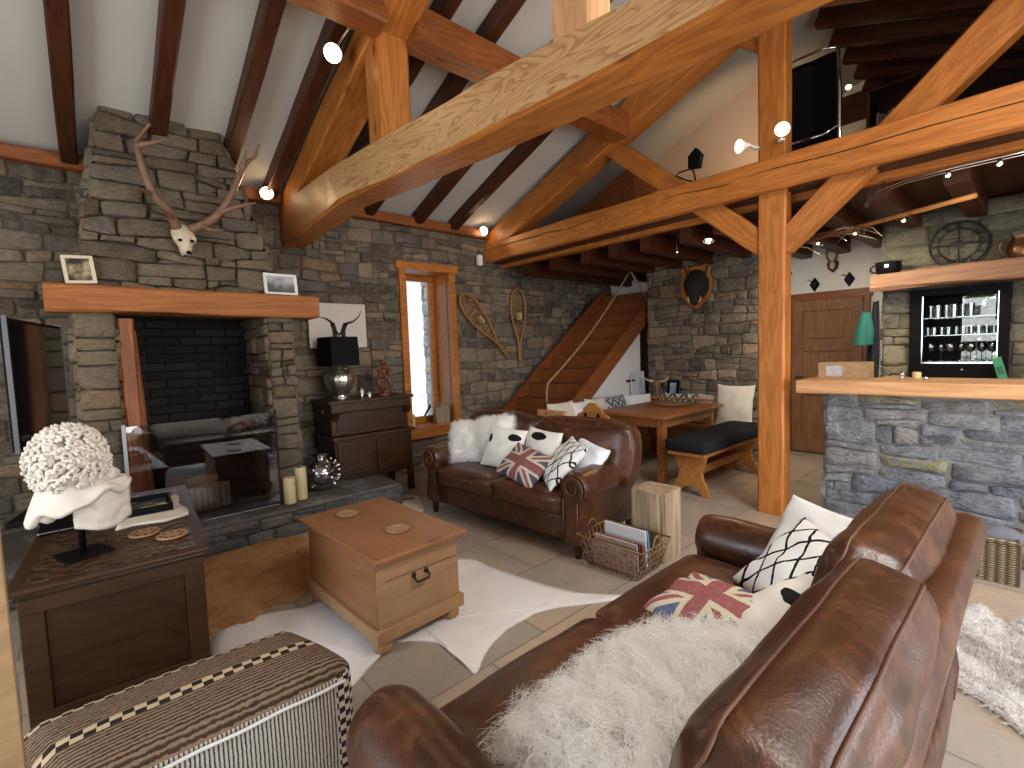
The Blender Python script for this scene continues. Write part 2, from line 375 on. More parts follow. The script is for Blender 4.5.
def timber(name, p0, p1, w, h, mat, parent=None, off=(0, 0, 0), ch=.012, wob=.006, seed=0, up=(0, 0, 1), bend=None, taper=None, n=None, mat2=None):
    """squared, slightly irregular log between two points; w across, h along 'up'. Grain follows local X."""
    p0 = Vector(p0)-Vector(off); p1 = Vector(p1)-Vector(off); d = p1-p0; L = d.length; x = d.normalized()
    z = Vector(up); z = (z-x*z.dot(x)).normalized(); y = z.cross(x)
    m = Matrix((x, y, z)).transposed().to_4x4(); m.translation = p0
    n = n or max(2, int(L/.22)); prof = [(-w/2+ch, -h/2), (w/2-ch, -h/2), (w/2, -h/2+ch), (w/2, h/2-ch), (w/2-ch, h/2), (-w/2+ch, h/2), (-w/2, h/2-ch), (-w/2, -h/2+ch)]
    vs = []; fs = []
    for i in range(n+1):
        t = i/n; k = taper(t) if taper else 1.; b = bend(t) if bend else 0.
        for j, (a, c) in enumerate(prof):
            q = Vector((t*L*1.7, a*4+seed*3.1+j*.2, c*4))
            vs.append((t*L, a+noise.noise(q)*wob, c*k+b+noise.noise(q+Vector((9, 4, 2)))*wob))
    for i in range(n): fs += [(i*8+j, i*8+(j+1) % 8, i*8+8+(j+1) % 8, i*8+8+j) for j in range(8)]
    fs += [tuple(range(8))[::-1], tuple(n*8+j for j in range(8))]
    b = MB(); b.add(vs, fs)
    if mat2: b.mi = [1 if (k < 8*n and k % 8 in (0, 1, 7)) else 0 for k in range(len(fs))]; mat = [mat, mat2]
    return b.build(name, mat, parent, mw=m)
def stones(mb, mapf, v0, v1, ul, ur, holes=(), rh=(.10, .19), rw=(.16, .46), depth=(.006, .032), gap=.0022, seed=1, split=.3, wave=.02, rust=.06):
    """courses of irregular stones laid on a wall face; mapf(u, v, outward) -> world point"""
    R = random.Random(seed)
    rid = [0]
    def edge(r, u): return noise.noise(Vector((u*1.7+seed*5.1, r*3.7, seed)))*wave*1.5+noise.noise(Vector((u*6+seed, r*2.3, seed)))*wave*.5
    def stone(a, b, c, d, e0, e1):
        """a stone between u=a..b whose lower and upper joints follow the wavy bed lines e0, e1"""
        if b-a < .035 or d-c < .022: return
        t = R.random()**.9*.93 if R.random() > rust else R.uniform(.93, 1.)
        dep = R.uniform(*depth); N = 20; e = R.uniform(.12, .36); tl = R.uniform(-.03, .03); sk0, sk1 = R.uniform(-.14, .14)*(d-c), R.uniform(-.14, .14)*(d-c); ol = []
        for i in range(N):
            an = 2*pi*i/N+.157; ca, sa = cos(an), sin(an)
            j = 1-R.random()*.07
            ol.append((math.copysign(abs(ca)**e, ca)*j, math.copysign(abs(sa)**e, sa)*j))
        gu, gv = 1-2*gap/(b-a), 1-2*gap/(d-c)
        def loc(x, y):
            fu, fv = (x*gu+1)/2, (y*gv+1)/2; u = a+(b-a)*fu
            return u+(sk0*(1-fu)+sk1*fu)*(fv-.5), c+(d-c)*fv+edge(e0, u)*(1-fv)+edge(e1, u)*fv
        k0 = len(mb.v); vs = []
        for sc, dp in ((1.04, -.012), (.985, dep*.45), (.93, dep*.9), (.55, dep*R.uniform(.9, 1.25))):
            for x, y in ol:
                u, v = loc(x*sc, y*sc); vs.append(mapf(u, v, dp if dp < 0 else max(.001, dp+tl*x*sc*.5+R.uniform(-.003, .003))))
        vs.append(mapf(*loc(0, 0), dep*1.05)); fs = []
        for r in range(3): fs += [(r*N+i, r*N+(i+1) % N, (r+1)*N+(i+1) % N, (r+1)*N+i) for i in range(N)]
        fs += [(3*N+i, 3*N+(i+1) % N, 4*N) for i in range(N)]
        mb.add(vs, fs, 1)
        for i in range(k0, len(mb.v)): mb.tone[i] = t
    v = v0; row = 0
    while v < v1-.03:
        h = R.uniform(*rh)
        if v1-(v+h) < .06: h = v1-v
        vm = v+h/2; u = ul(vm)-R.random()*.2; e = ur(vm); lo, hi = row, row+1
        while u < e:
            w = R.uniform(*rw)*(.7+h*2.); a, b = max(u, ul(vm)), min(u+w, e)
            if e-b < .06: b = e; w = 9
            segs = [(a, b)]
            for (h0, h1, g0, g1) in holes:
                if v+h > g0+.02 and v < g1-.02:
                    segs = [q for (p, r) in segs for q in ((p, min(r, h0)), (max(p, h1), r)) if q[1]-q[0] > .03]
            for p, r in segs:
                if R.random() < split and h > .10:
                    m_ = v+h*R.uniform(.35, .65); mid = row+R.uniform(.3, .7)
                    if R.random() < .5: stone(p, r, v, m_, lo, mid); stone(p, r, m_, v+h, mid, hi)
                    else:
                        q = p+(r-p)*R.uniform(.35, .65); stone(p, q, v, m_, lo, mid); stone(q, r, v, m_, lo, mid); stone(p, r, m_, v+h, mid, hi)
                else: stone(p, r, v, v+h, lo, hi)
            u += w
        v += h; row += 1
def strands(name, parent, src, count, length, rad, mat, curl=.4, droop=.3, seed=3, pts=7, clump=.5, keep=None, turns=1.5):
    """woolly or hairy coat grown from the faces of a mesh object (same local frame)"""
    R = random.Random(seed); me = src.data; me.calc_loop_triangles(); tri = [t for t in me.loop_triangles]
    areas = [t.area for t in tri]; P = []; 
    V = me.vertices; picks = R.choices(tri, weights=areas, k=count); n_ok = 0
    for t in picks:
        a, b = R.random(), R.random()
        if a+b > 1: a, b = 1-a, 1-b
        v0, v1, v2 = (V[i].co for i in t.vertices); p = v0+(v1-v0)*a+(v2-v0)*b
        N = (V[t.vertices[0]].normal*(1-a-b)+V[t.vertices[1]].normal*a+V[t.vertices[2]].normal*b).normalized()
        if keep and not keep(p, N): continue
        cell = Vector((math.floor(p.x/.035), math.floor(p.y/.035), math.floor(p.z/.035)))
        cv = noise.noise_vector(cell*7.77+Vector((seed, 0, 0))); rv = Vector((R.gauss(0, 1), R.gauss(0, 1), R.gauss(0, 1)))
        d = (N+cv*clump*1.6+rv*.22).normalized(); L = length*R.uniform(.6, 1.15); tt = d.orthogonal().normalized(); bb = d.cross(tt)
        ph = cv.x*9+R.random(); q = p.copy()
        for i in range(pts):
            s_ = i/(pts-1); an = ph+s_*turns*2*pi
            off = (tt*cos(an)+bb*sin(an))*curl*L*.28*s_
            P.append(p+d*L*s_+off-Vector((0, 0, 1))*droop*L*s_*s_)
        n_ok += 1
    c = bpy.data.hair_curves.new(name); c.add_curves([pts]*n_ok)
    c.position_data.foreach_set('vector', [x for p in P for x in p])
    ra = c.attributes.new('radius', 'FLOAT', 'POINT'); ra.data.foreach_set('value', [rad*(1-.75*(i % pts)/(pts-1)) for i in range(pts*n_ok)])
    c.materials.append(mat); o = bpy.data.objects.new(name, c); COL.objects.link(o); o.parent = parent; return o
# ------------------------------------------------------------------ the shell of the room
YW, XB, XF, YR, XR = 5.3, 6.2, 7.2, -2.2, -2.6        # fireplace wall, boar wall, far wall, terrace wall, rear wall
def roof(y): return 3.2+.37*(YW-y) if y > 1.55 else 3.2+.37*(YW-1.55)-.37*(1.55-y)
struct(MB().box(XR-.3, XF+.3, YR-.3, YW+.5, -.12, 0).build('floor', M['tiles']))
b = MB()
def slab(ya, yb, x0, x1): b.prism([(ya, roof(ya)), (yb, roof(yb)), (yb, roof(yb)+.2), (ya, roof(ya)+.2)], x0, x1, 'x')
slab(YW+.45, 1.55, XR-.3, XF+.3); SK = (1.2, 3.0, -.40, -1.50)                  # invented skylight opening outside the view, added to brighten the floor
slab(1.55, YR-.5, XR-.3, SK[0]); slab(1.55, YR-.5, SK[1], XF+.3); slab(1.55, SK[2], SK[0], SK[1]); slab(SK[3], YR-.5, SK[0], SK[1])
struct(b.build('ceiling', M['ceiling']))
b = MB()
for x in (SK[0], SK[1]-.06): b.prism([(SK[2], roof(SK[2])-.03), (SK[3], roof(SK[3])-.03), (SK[3], roof(SK[3])+.05), (SK[2], roof(SK[2])+.05)], x, x+.06, 'x')
for y in (SK[2], SK[3]+.06): b.prism([(y, roof(y)-.03), (y-.06, roof(y-.06)-.03), (y-.06, roof(y-.06)+.05), (y, roof(y)+.05)], SK[0]+.06, SK[1]-.06, 'x')
struct(b.build('added_skylight_frame', M['wood_mid']))  # frame of the added skylight, never in view
MORTAR = plain('lime_mortar', (.115, .097, .075), .95, spec=.1, var=.3, scale=20, bump=.6)
MORTAR_PALE = plain('pale_mortar', (.22, .22, .215), .95, spec=.1, var=.3, scale=20, bump=.6)
# fireplace wall with its window
b = MB(); W0, W1, WZ0, WZ1 = 2.98, 3.66, .54, 2.56
for x0, x1, z0, z1 in ((XR, W0, 0, 3.3), (W1, XF+.3, 0, 3.3), (W0, W1, 0, WZ0), (W0, W1, WZ1, 3.3)):
    b.box(x0, x1, YW, YW+.42, z0, z1)
stones(b, lambda u, v, d: (u, YW-d, v), 0, 3.12, lambda v: -2.0, lambda v: XF, holes=[(W0, W1, WZ0, WZ1)], seed=4, rh=(.09, .2), rw=(.14, .42), wave=.035, split=.45)
struct(b.build('wall_left', [MORTAR, M['stone']], smooth=True, angle=60))
# boar wall, free standing so that the stair passes behind its left end
b = MB(); b.box(XB, XB+.35, 2.36, 3.9, 0, 2.78)
stones(b, lambda u, v, d: (XB-d, u, v), 0, 2.74, lambda v: 2.36, lambda v: 3.9, seed=11, rh=(.09, .2), rw=(.14, .40), split=.35, wave=.035)
stones(b, lambda u, v, d: (u, 3.9+d, v), 0, 2.74, lambda v: XB, lambda v: XB+.35, seed=12)
struct(b.build('wall_back', [MORTAR, M['stone']], smooth=True, angle=60))
# white wall at the far end
b = MB(); b.prism([(YW, 0), (YW, roof(YW)), (1.55, roof(1.55)), (YR, roof(YR)), (YR, 2.72), (1.0, 2.72), (1.0, 0)], XF, XF+.25, 'x')
struct(b.build('wall_far', M['plaster']))
# stone wall behind the bar with an opening added to show the hedge
b = MB(); B0, B1, BZ0, BZ1 = .22, .90, 1.16, 1.95
for y0, y1, z0, z1 in ((YR, B0, 0, 2.72), (B1, 1.13, 0, 2.72), (B0, B1, 0, BZ0), (B0, B1, BZ1, 2.72)):
    b.box(XB, XB+.4, y0, y1, z0, z1)
stones(b, lambda u, v, d: (XB-d, u, v), .9, 2.7, lambda v: -1.6, lambda v: 1.13, holes=[(B0, B1, BZ0, BZ1)], seed=21, rh=(.12, .24), rw=(.2, .5), split=.2)
stones(b, lambda u, v, d: (u, 1.13+d, v), 0, 2.7, lambda v: XB, lambda v: XB+.4, seed=22, rh=(.12, .22))
struct(b.build('wall_bar', [MORTAR, M['stone_green']], smooth=True, angle=60))
# terrace wall with wide glazed doors, rear wall with a window (both behind the camera)
b = MB()
for x0, x1, z0, z1 in ((XR, -.2, 0, 3.3), (4.2, XF, 0, 3.3), (-.2, 4.2, 2.45, 3.3)): b.box(x0, x1, YR-.25, YR, z0, z1)
struct(b.build('wall_right', M['plaster']))
b = MB()
for i in range(5):
    x = -.2+i*1.1; b.box(x-.04, x+.04, YR-.2, YR-.1, 0, 2.45)
b.box(-.2, 4.2, YR-.2, YR-.1, 2.37, 2.45); b.box(-.2, 4.2, YR-.2, YR-.1, 0, .1)
struct(b.build('door_2', M['wood_mid']))
b = MB(); 
for y0, y1, z0, z1 in ((YR, .6, 0, 3.2), (3.2, YW, 0, 3.2), (.6, 3.2, 0, .65), (.6, 3.2, 2.55, 3.2)): b.box(XR-.25, XR, y0, y1, z0, z1)
b.prism([(YW, 3.2), (1.55, roof(1.55)), (YR, 3.2)], XR-.25, XR, 'x')
struct(b.build('wall_rear', M['plaster']))
b = MB()
for y in (.6, 1.45, 2.35, 3.16): b.box(XR-.2, XR-.1, y, y+.07, .65, 2.55)
b.box(XR-.2, XR-.1, .6, 3.2, .65, .72); b.box(XR-.2, XR-.1, .6, 3.2, 2.48, 2.55)
struct(b.build('window_3', M['wood_mid']))
# eave board
struct(timber('trim_1', (XR, YW-.06, 3.115), (4.3, YW-.06, 3.115), .12, .11, M['wood_mid'], seed=2))
# loft deck over dining corner and bar, partitions on it
b = MB(); b.box(4.42, XF, YR, YW, 2.74, 2.80); struct(b.build('floor_loft', M['wood_dark']))
b = MB(); b.prism([(2.12, 2.8), (4.25, 2.8), (4.25, roof(4.25)), (2.12, roof(2.12))], 5.7, 5.8, 'x'); struct(b.build('wall_loft', M['plaster_warm_glow']))
# white panel closing the space under the stair
b = MB(); b.prism([(4.55, .0), (6.2, 0), (6.2, 1.72), (4.55, .45)], 4.04, 4.09, 'y'); struct(b.build('wall_stair', M['plaster']))
# ------------------------------------------------------------------ roof timbers
def lerp_t(pts):
    def f(t):
        for (a, x), (b, y) in zip(pts, pts[1:]):
            if t <= b: return x+(y-x)*(t-a)/(b-a)
        return pts[-1][1]
    return f
tr = thing('roof_truss', 'near roof truss with a pale flame-grained tie beam crossing above the sofas', 'roof truss', (1.74, 1.36, 2.6), group='roof trusses')
o_ = tr.location.copy()
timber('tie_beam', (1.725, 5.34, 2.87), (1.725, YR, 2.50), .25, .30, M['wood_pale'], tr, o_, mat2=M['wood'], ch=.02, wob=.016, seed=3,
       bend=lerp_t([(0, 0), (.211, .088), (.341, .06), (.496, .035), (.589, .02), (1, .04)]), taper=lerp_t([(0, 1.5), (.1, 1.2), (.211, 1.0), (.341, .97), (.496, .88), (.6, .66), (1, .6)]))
timber('principal_rafter', (1.73, 5.25, 2.97), (1.73, 1.5, 2.97+.385*3.75), .26, .27, M['wood'], tr, o_, wob=.012, seed=5)
timber('principal_rafter', (1.73, YR, 2.97), (1.73, 1.4, 2.97+.385*3.6), .26, .27, M['wood'], tr, o_, wob=.012, seed=6)
timber('queen_strut', (1.75, 3.17, 2.82), (1.75, 3.17, 3.68), .25, .24, M['wood'], tr, o_, wob=.01, seed=8, up=(1, 0, 0), ch=.03)
timber('king_post', (1.68, 1.36, 2.78), (1.68, 1.36, 4.48), .21, .15, M['wood_counter'], tr, o_, wob=.008, seed=9, up=(1, 0, 0))
tr2 = thing('roof_truss', 'far roof truss standing on the square post beside the stone bar', 'roof truss', (4.47, 1.555, 0), group='roof trusses')
o_ = tr2.location.copy()
timber('post', (4.445, 1.562, 0), (4.445, 1.562, 4.47), .215, .165, M['wood'], tr2, o_, wob=.006, seed=12, up=(1, 0, 0), ch=.014)
tb = timber('tie_beam', (4.33, 5.34, 2.868), (4.33, YR, 2.868), .09, .262, M['wood'], tr2, o_, wob=.012, seed=14, ch=.012)
# long drying crack along the face of the tie beam
b = MB(); pts = [(.0445+.001, .03+.05*noise.noise(Vector((i*.4, 1, 2)))) for i in range(40)]
b.tube([(.05+i*.135, -.0465, .045+.03*noise.noise(Vector((i*.3, 1, 2)))-.03*i/40) for i in range(40)], .0032, 5); 
b.build('drying_crack', M['black_matt'], tb)
timber('tie_beam', (4.63, 5.34, 2.80), (4.63, YR, 2.80), .10, .22, M['wood'], tr2, o_, wob=.012, seed=15)
timber('principal_rafter', (4.42, 5.30, 2.95), (4.42, 1.6, 2.95+.385*3.7), .24, .29, M['wood'], tr2, o_, wob=.012, seed=16)
timber('principal_rafter', (4.42, YR, 2.95), (4.42, 1.5, 2.95+.385*3.7), .24, .29, M['wood_mid'], tr2, o_, wob=.012, seed=17)
timber('brace', (4.46, 1.60, 2.30), (4.46, 3.32, 3.76), .15, .185, M['wood'], tr2, o_, wob=.01, seed=18)
timber('brace', (4.46, 1.50, 2.30), (4.46, -.22, 3.86), .15, .21, M['wood'], tr2, o_, wob=.01, seed=19, taper=lerp_t([(0, .85), (1, 1.3)]))
timber('brace', (4.46, 1.62, 3.95), (4.46, 2.05, 4.28), .08, .09, M['wood'], tr2, o_, wob=.004, seed=20)
# rafters: one timber each side of the ridge
LAB = ['dark rafter sloping up from the wall plate left of the chimney', 'dark rafter running up from the left half of the chimney top', 'dark rafter running up from the right corner of the chimney top',
       'dark rafter tight against the left side of the near truss', 'first dark rafter beyond the near truss', 'second dark rafter beyond the near truss', 'dark rafter whose foot sits above the narrow window',
       'dark rafter whose foot is next to the lit spotlight at the far truss']
for i, x in enumerate((.03, .57, 1.09, 1.50, 2.12, 2.55, 3.19, 3.72)):
    z = lambda y: roof(y)-.07
    y0 = 5.22 if i not in (1, 2) else 4.86
    tag(timber('rafter', (x, y0, z(y0)), (x, 1.56, z(1.56)), .11, .15, M['wood_dark'], seed=30+i), LAB[i], 'rafter', 'rafters under the white ceiling')
for i, x in enumerate((4.9, 5.35, 5.8, 6.25, 6.7, 7.1)):
    tag(timber('rafter', (x, YR, roof(YR)-.07), (x, 1.5, roof(1.5)-.07), .11, .15, M['wood_dark'], seed=50+i), 'dark rafter in the shadowed loft roof above the bar', 'rafter', 'loft rafters above the bar')
tag(timber('purlin', (.0, 3.0, 3.755), (1.62, 3.0, 3.755), .22, .23, M['wood_mid'], seed=61, ch=.015), 'red brown purlin under the rafters left of the near truss', 'purlin', 'purlins')
tag(timber('purlin', (1.84, 3.0, 3.755), (4.32, 3.0, 3.755), .22, .23, M['wood_mid'], seed=62, ch=.015), 'red brown purlin under the rafters between the two trusses', 'purlin', 'purlins')
# joists carrying the loft
for i, (y, lab) in enumerate(((4.9, 'dark loft joist closest to the snowshoe wall'), (4.36, 'dark loft joist above the stair'), (3.82, 'dark loft joist above the left end of the boar wall'), (3.40, 'dark loft joist above the boar head, left of it'), (2.97, 'dark loft joist ending right above the boar head plaque'), (2.5, 'dark loft joist over the bench between boar head and post'))):
    x1 = XF if y > 3.9 else XB
    tag(timber('joist', (4.69, y, 2.64), (x1, y, 2.64), .13, .19, M['wood_dark'], seed=70+i), lab, 'joist', 'joists under the loft')
for i, (y, lab) in enumerate(((2.14, 'grey brown joist end left above the panelled door'), (1.72, 'grey brown joist end in the middle above the panelled door'), (1.34, 'grey brown joist end above the door beside the stone bar wall'), (.9, 'dark joist over the bar above the wall clock'), (.45, 'dark joist over the bar right of the wall clock'), (0., 'dark joist over the bar at the right picture edge'))):
    x1 = XF if y > 1.13 else XB
    tag(timber('joist', (4.69, y, 2.66), (x1, y, 2.66), .14, .17, M['wood_dark'], seed=80+i), lab, 'joist', 'joists under the loft')
# ------------------------------------------------------------------ spotlights
def spot(loc, aim, label, energy, s=1., base=None, group='warm ceiling spotlights', cone=100, holder='silver'):
    t = thing('spotlight', label, 'spotlight', loc, group=group)
    d = (Vector(aim)-Vector(loc)).normalized(); q = d.to_track_quat('Z', 'Y').to_matrix().to_4x4()
    MB().lathe([(.014*s, -.10*s), (.018*s, -.07*s), (.03*s, -.05*s), (.05*s, -.02*s), (.062*s, .012*s), (.060*s, .014*s), (.048*s, -.014*s), (.02*s, -.03*s)], 20, mat=q).build('reflector', M['chrome'] if holder != 'white' else M['white'], t, smooth=True, angle=50)
    MB().lathe([(.001, -.022*s), (.030*s, -.018*s), (.034*s, -.008*s), (.02*s, .0*s), (.001, .002*s)], 18, mat=q).build('bulb', M['bulb'], t, smooth=True)
    if base:
        bl = Vector(base)-Vector(loc); tail = q @ Vector((0, 0, -.09*s))
        MB().tube([tail, (tail+bl)/2+Vector((0, 0, .01)), bl], .008, 6).lathe([(.028, -.006), (.028, .006)], 14, c=bl).build('bracket', M[holder], t, smooth=True, angle=50)
    l = light('spotlight_lamp', 'SPOT', Vector(loc)+d*.05, energy, WARM, target=Vector(loc)+d*2, spot=cone, radius=.04)
    light('spotlight_glow', 'POINT', Vector(loc)+d*.06, energy*.035, WARM, radius=.03)
    return t
spot((1.44, 5.08, 3.10), (.75, 3.2, 2.95), 'lit spotlight on the wall plate right of the chimney top', 30, cone=72, base=(1.40, 5.22, 3.16))
spot((1.44, 3.35, 3.60), (.9, 2.6, 2.9), 'spotlight hanging under the left purlin beside the near truss', 14, s=1., base=(1.46, 3.10, 3.66))
spot((4.18, 5.16, 3.14), (3.4, 3.6, 2.6), 'lit spotlight at the wall end of the far truss', 26, base=(4.27, 5.24, 3.1))
spot((4.19, 1.74, 3.13), (3.1, 2.4, 2.95), 'lit spotlight on the far tie beam left of the post', 12, s=.9, base=(4.35, 1.68, 3.13), holder='white')
spot((4.19, 1.42, 3.15), (3.2, .95, 3.05), 'lit spotlight on the far tie beam right of the post', 12, s=.9, base=(4.35, 1.48, 3.13), holder='white')
spot((4.74, 2.28, 2.535), (4.2, 2.1, 1.), 'round downlight under the loft left of the post', 30, s=.85, group='spotlights under the loft')
spot((6.2, 1.46, 4.15), (5.8, 1.4, 3.4), 'small lit spotlight high in the loft behind the black chair', 8, s=.55, group='spotlights under the loft')
# warm wash on the loft partition comes from its tinted plaster and a spotlight hidden by the post
spot((4.92, 1.715, 3.3), (5.7, 2.25, 3.65), 'spotlight behind the post washing the loft wall', 24, s=.7, base=(4.54, 1.60, 3.3), group='spotlights under the loft')
# ------------------------------------------------------------------ fireplace
fp = thing('fireplace', 'tall stone fireplace with tapering slab chimney and thick wooden mantel', 'fireplace', (.65, 4.9, 0))
fo = fp.location
def F(x, y, z): return (x-fo.x, y-fo.y, z-fo.z)
def cy(v): return 4.46+.26*max(0., (v-2.0))/1.35            # chimney front leans back as it rises
def cl(v): return -.04+.23*max(0., v-1.9)/1.4
def cr(v): return 1.40-.37*max(0., v-1.9)/1.4
b = MB(); zt = 3.46
b.add([F(cl(2.0)+.02, cy(2.0)+.03, 1.88), F(cr(2.0)-.02, cy(2.0)+.03, 1.88), F(cr(2.0)-.02, 5.28, 1.88), F(cl(2.0)+.02, 5.28, 1.88),
       F(cl(zt)+.02, cy(zt)+.03, zt), F(cr(zt)-.02, cy(zt)+.03, zt), F(cr(zt)-.02, 5.28, zt-.2), F(cl(zt)+.02, 5.28, zt-.2)],
      [(3, 2, 1, 0), (4, 5, 6, 7), (0, 1, 5, 4), (1, 2, 6, 5), (3, 0, 4, 7), (2, 3, 7, 6)])
stones(b, lambda u, v, d: F(u, cy(v)-d, v), 2.0, 3.44, cl, cr, seed=31, rh=(.075, .17), rw=(.2, .52), split=.25, wave=.04, depth=(.012, .045), rust=.03)
stones(b, lambda u, v, d: F(cr(v)+d, u, v), 2.0, 3.3, lambda v: cy(v), lambda v: 5.2, seed=32, rh=(.08, .16), rw=(.2, .5))
stones(b, lambda u, v, d: F(cl(v)-d, u, v), 2.0, 3.3, lambda v: cy(v), lambda v: 5.2, seed=33, rh=(.08, .16), rw=(.2, .5))
b.build('chimney_breast', [MORTAR, M['stone_chimney']], fp, smooth=True, angle=60)
for k, (x0, x1) in enumerate(((-.04, .19), (1.19, 1.40))):
    b = MB(); b.box(x0-fo.x+.02, x1-fo.x-.02, 4.49-fo.y, 5.28-fo.y, .22, 1.88)
    stones(b, lambda u, v, d: F(u, 4.46-d, v), .24, 1.87, lambda v: x0, lambda v: x1, seed=35+k, rh=(.09, .17), rw=(.26, .5), split=.3, depth=(.015, .045))
    for xx, sg in ((x0, -1), (x1, 1)):
        stones(b, lambda u, v, d: F(xx+sg*d, u, v), .24, 1.87, lambda v: 4.46, lambda v: 5.25, seed=37+k, rh=(.09, .17), rw=(.26, .5))
    b.build('pier', [MORTAR, M['stone_chimney']], fp, smooth=True, angle=60)
t = NT('sooty_brick'); br = t.n('ShaderNodeTexBrick', i_Vector=t.obj((1, 1, 1), rot=(radians(90), 0, 0)), i_Scale=1., i_Mortar_Size=.008, i_Brick_Width=.24, i_Row_Height=.075)
br.inputs['Color1'].default_value = (.016, .014, .014, 1); br.inputs['Color2'].default_value = (.03, .025, .023, 1); br.inputs['Mortar'].default_value = (.008, .008, .008, 1)
t.base(br.outputs['Color']); t.bump(br.outputs['Fac'], -.6, .01); t.set(.9, 0, .15); M['soot'] = t.m
b = MB(); b.box(*[q for p in ((.17, 1.21), (5.16, 5.27), (.22, 1.88)) for q in p]); b.v = [F(*p) for p in b.v]; b.build('firebox_back', M['soot'], fp)
b = MB(); b.box(-.55, 2.25, 4.24, 5.28, 0, .235)
stones(b, lambda u, v, d: (u, 4.24-d, v), 0, .21, lambda v: -.55, lambda v: 2.25, seed=41, rh=(.08, .13), rw=(.2, .5), depth=(.01, .04))
stones(b, lambda u, v, d: (2.25+d, u, v), 0, .21, lambda v: 4.24, lambda v: 5.2, seed=42, rh=(.08, .13), rw=(.2, .5))
stones(b, lambda u, v, d: (u, v, .225+d), 4.22, 5.2, lambda v: -.55, lambda v: 2.25, seed=43, rh=(.25, .35), rw=(.4, .8), depth=(.008, .014), split=0)
b.v = [F(*p) for p in b.v]; b.build('hearth', [MORTAR, M['stone_hearth'] if 'stone_hearth' in M else M['stone']], fp, smooth=True, angle=60)
timber('mantel', (-.165, 4.51, 1.965), (1.615, 4.51, 1.95), .27, .185, M['wood_mantel'], fp, fo, ch=.014, wob=.012, seed=91)
# timbers leaning inside the opening, poker-like steel post, glass screen
tag(timber('beam_offcut', (.245, 4.44, .26), (.245, 4.50, 1.83), .055, .095, M['wood_mid'], seed=92, up=(1, 0, 0)), 'reddish timber standing upright inside the fireplace opening, wider of two', 'timber', 'timbers in the fireplace')
tag(timber('beam_offcut', (.325, 4.62, .26), (.29, 4.66, 1.75), .05, .05, M['wood_mid'], seed=93, up=(1, 0, 0)), 'thin reddish timber standing behind the wider one in the fireplace', 'timber', 'timbers in the fireplace')
g = thing('fire_screen', 'clear glass fire screen with a slim steel edge in the fireplace opening', 'fire screen', (.68, 4.38, .25))
MB().box(-.49, .50, -.004, .004, 0, .80).build('glass_pane', M['glass_fire'], g)
MB().box(-.515, -.49, -.012, .012, 0, .82).build('edge_post', plain('dull_steel', (.30, .30, .31), .4, .7), g, bevel=.003); MB().box(.50, .515, -.012, .012, 0, .82).build('edge_post', M['iron'], g, bevel=.003)
g = thing('fire_grate', 'dark iron grate of parallel bars on the hearth behind the glass', 'grate', (.78, 4.78, .245))
b = MB()
for i in range(11): b.box(-.36+i*.07, -.325+i*.07, -.17, .19, .02, .05)
for y in (-.17, .0, .17): b.box(-.37, .38, y, y+.03, 0, .03)
b.build('bars', M['iron'], g)
bk = thing('log_basket', 'small wicker basket standing in the fireplace behind the glass', 'basket', (.66, 4.64, .295), .12)
MB().add and None
b = MB(); 
for (x0, x1, y0, y1) in ((-.17, .17, -.1, -.085), (-.17, .17, .085, .1), (-.17, -.155, -.1, .1), (.155, .17, -.1, .1), (-.17, .17, -.1, .1)): b.box(x0, x1, y0, y1, 0, .15 if y1-y0 < .1 or x1-x0 < .1 else .012)
b.build('basket_body', M['wicker'], bk); 
MB().tube([(-.165, -.092, .155), (.165, -.092, .155), (.165, .092, .155), (-.165, .092, .155)], .013, 8, closed=True).build('rim', M['wicker'], bk, smooth=True)
lg = plain('log_bark', (.20, .10, .045), .9, var=.4, scale=25, bump=.8)
for i, (x, y, z, a) in enumerate(((-.06, .02, .47, 8), (.07, -.01, .475, -12), (.0, .03, .54, 20))):
    o = MB().tube([(-.12, 0, 0), (0, .004, .004), (.12, 0, 0)], [.04, .043, .038], 9).build('log', lg, smooth=True, angle=50); o.location = (.66+x, 4.64+y, z-.03); o.rotation_euler = (0, 0, radians(a))
    tag(o, ['split log lying at the left in the fireplace basket', 'split log lying at the right in the fireplace basket', 'split log lying across the two others in the fireplace basket'][i], 'log', 'logs in the fireplace basket')
# candles, glass ball
for (x, y, h, lab) in ((1.255, 4.36, .225, 'shorter ivory pillar candle on the hearth by the right pier'), (1.372, 4.42, .285, 'taller ivory pillar candle on the hearth by the right pier')):
    c = thing('pillar_candle', lab, 'candle', (x, y, .243), group='candles on the hearth')
    MB().lathe([(.0, 0), (.048, 0), (.050, .01), (.050, h-.01), (.047, h), (.035, h-.004), (.0, h-.012)], 24).build('wax', M['wax'], c, smooth=True, angle=40)
    MB().tube([(0, 0, h-.012), (.002, 0, h+.012)], .002, 5).build('wick', M['black'], c)
v = thing('glass_vase', 'crackled silver glass ball vase on the hearth beside the cupboard', 'vase', (1.62, 4.6, .245))
MB().lathe([(.05, 0), (.09, .012), (.135, .06), (.16, .13), (.155, .19), (.12, .25), (.07, .285), (.055, .30), (.075, .325), (.085, .33), (.07, .322), (.045, .30)], 28).build('bowl', glass('smoked_mirror_glass', (.55, .57, .6), .35, .08), v, smooth=True)
b = MB(); R = random.Random(5)
for i in range(30):
    a, z = R.uniform(0, 2*pi), R.uniform(.04, .27); r = .166*sqrt(max(.05, 1-((z-.15)/.17)**2))
    b.ball((r*cos(a), r*sin(a), z), R.uniform(.010, .02), 5)
tag(b.build('crackle_facets', M['chrome'], v, smooth=True), kind='stuff')
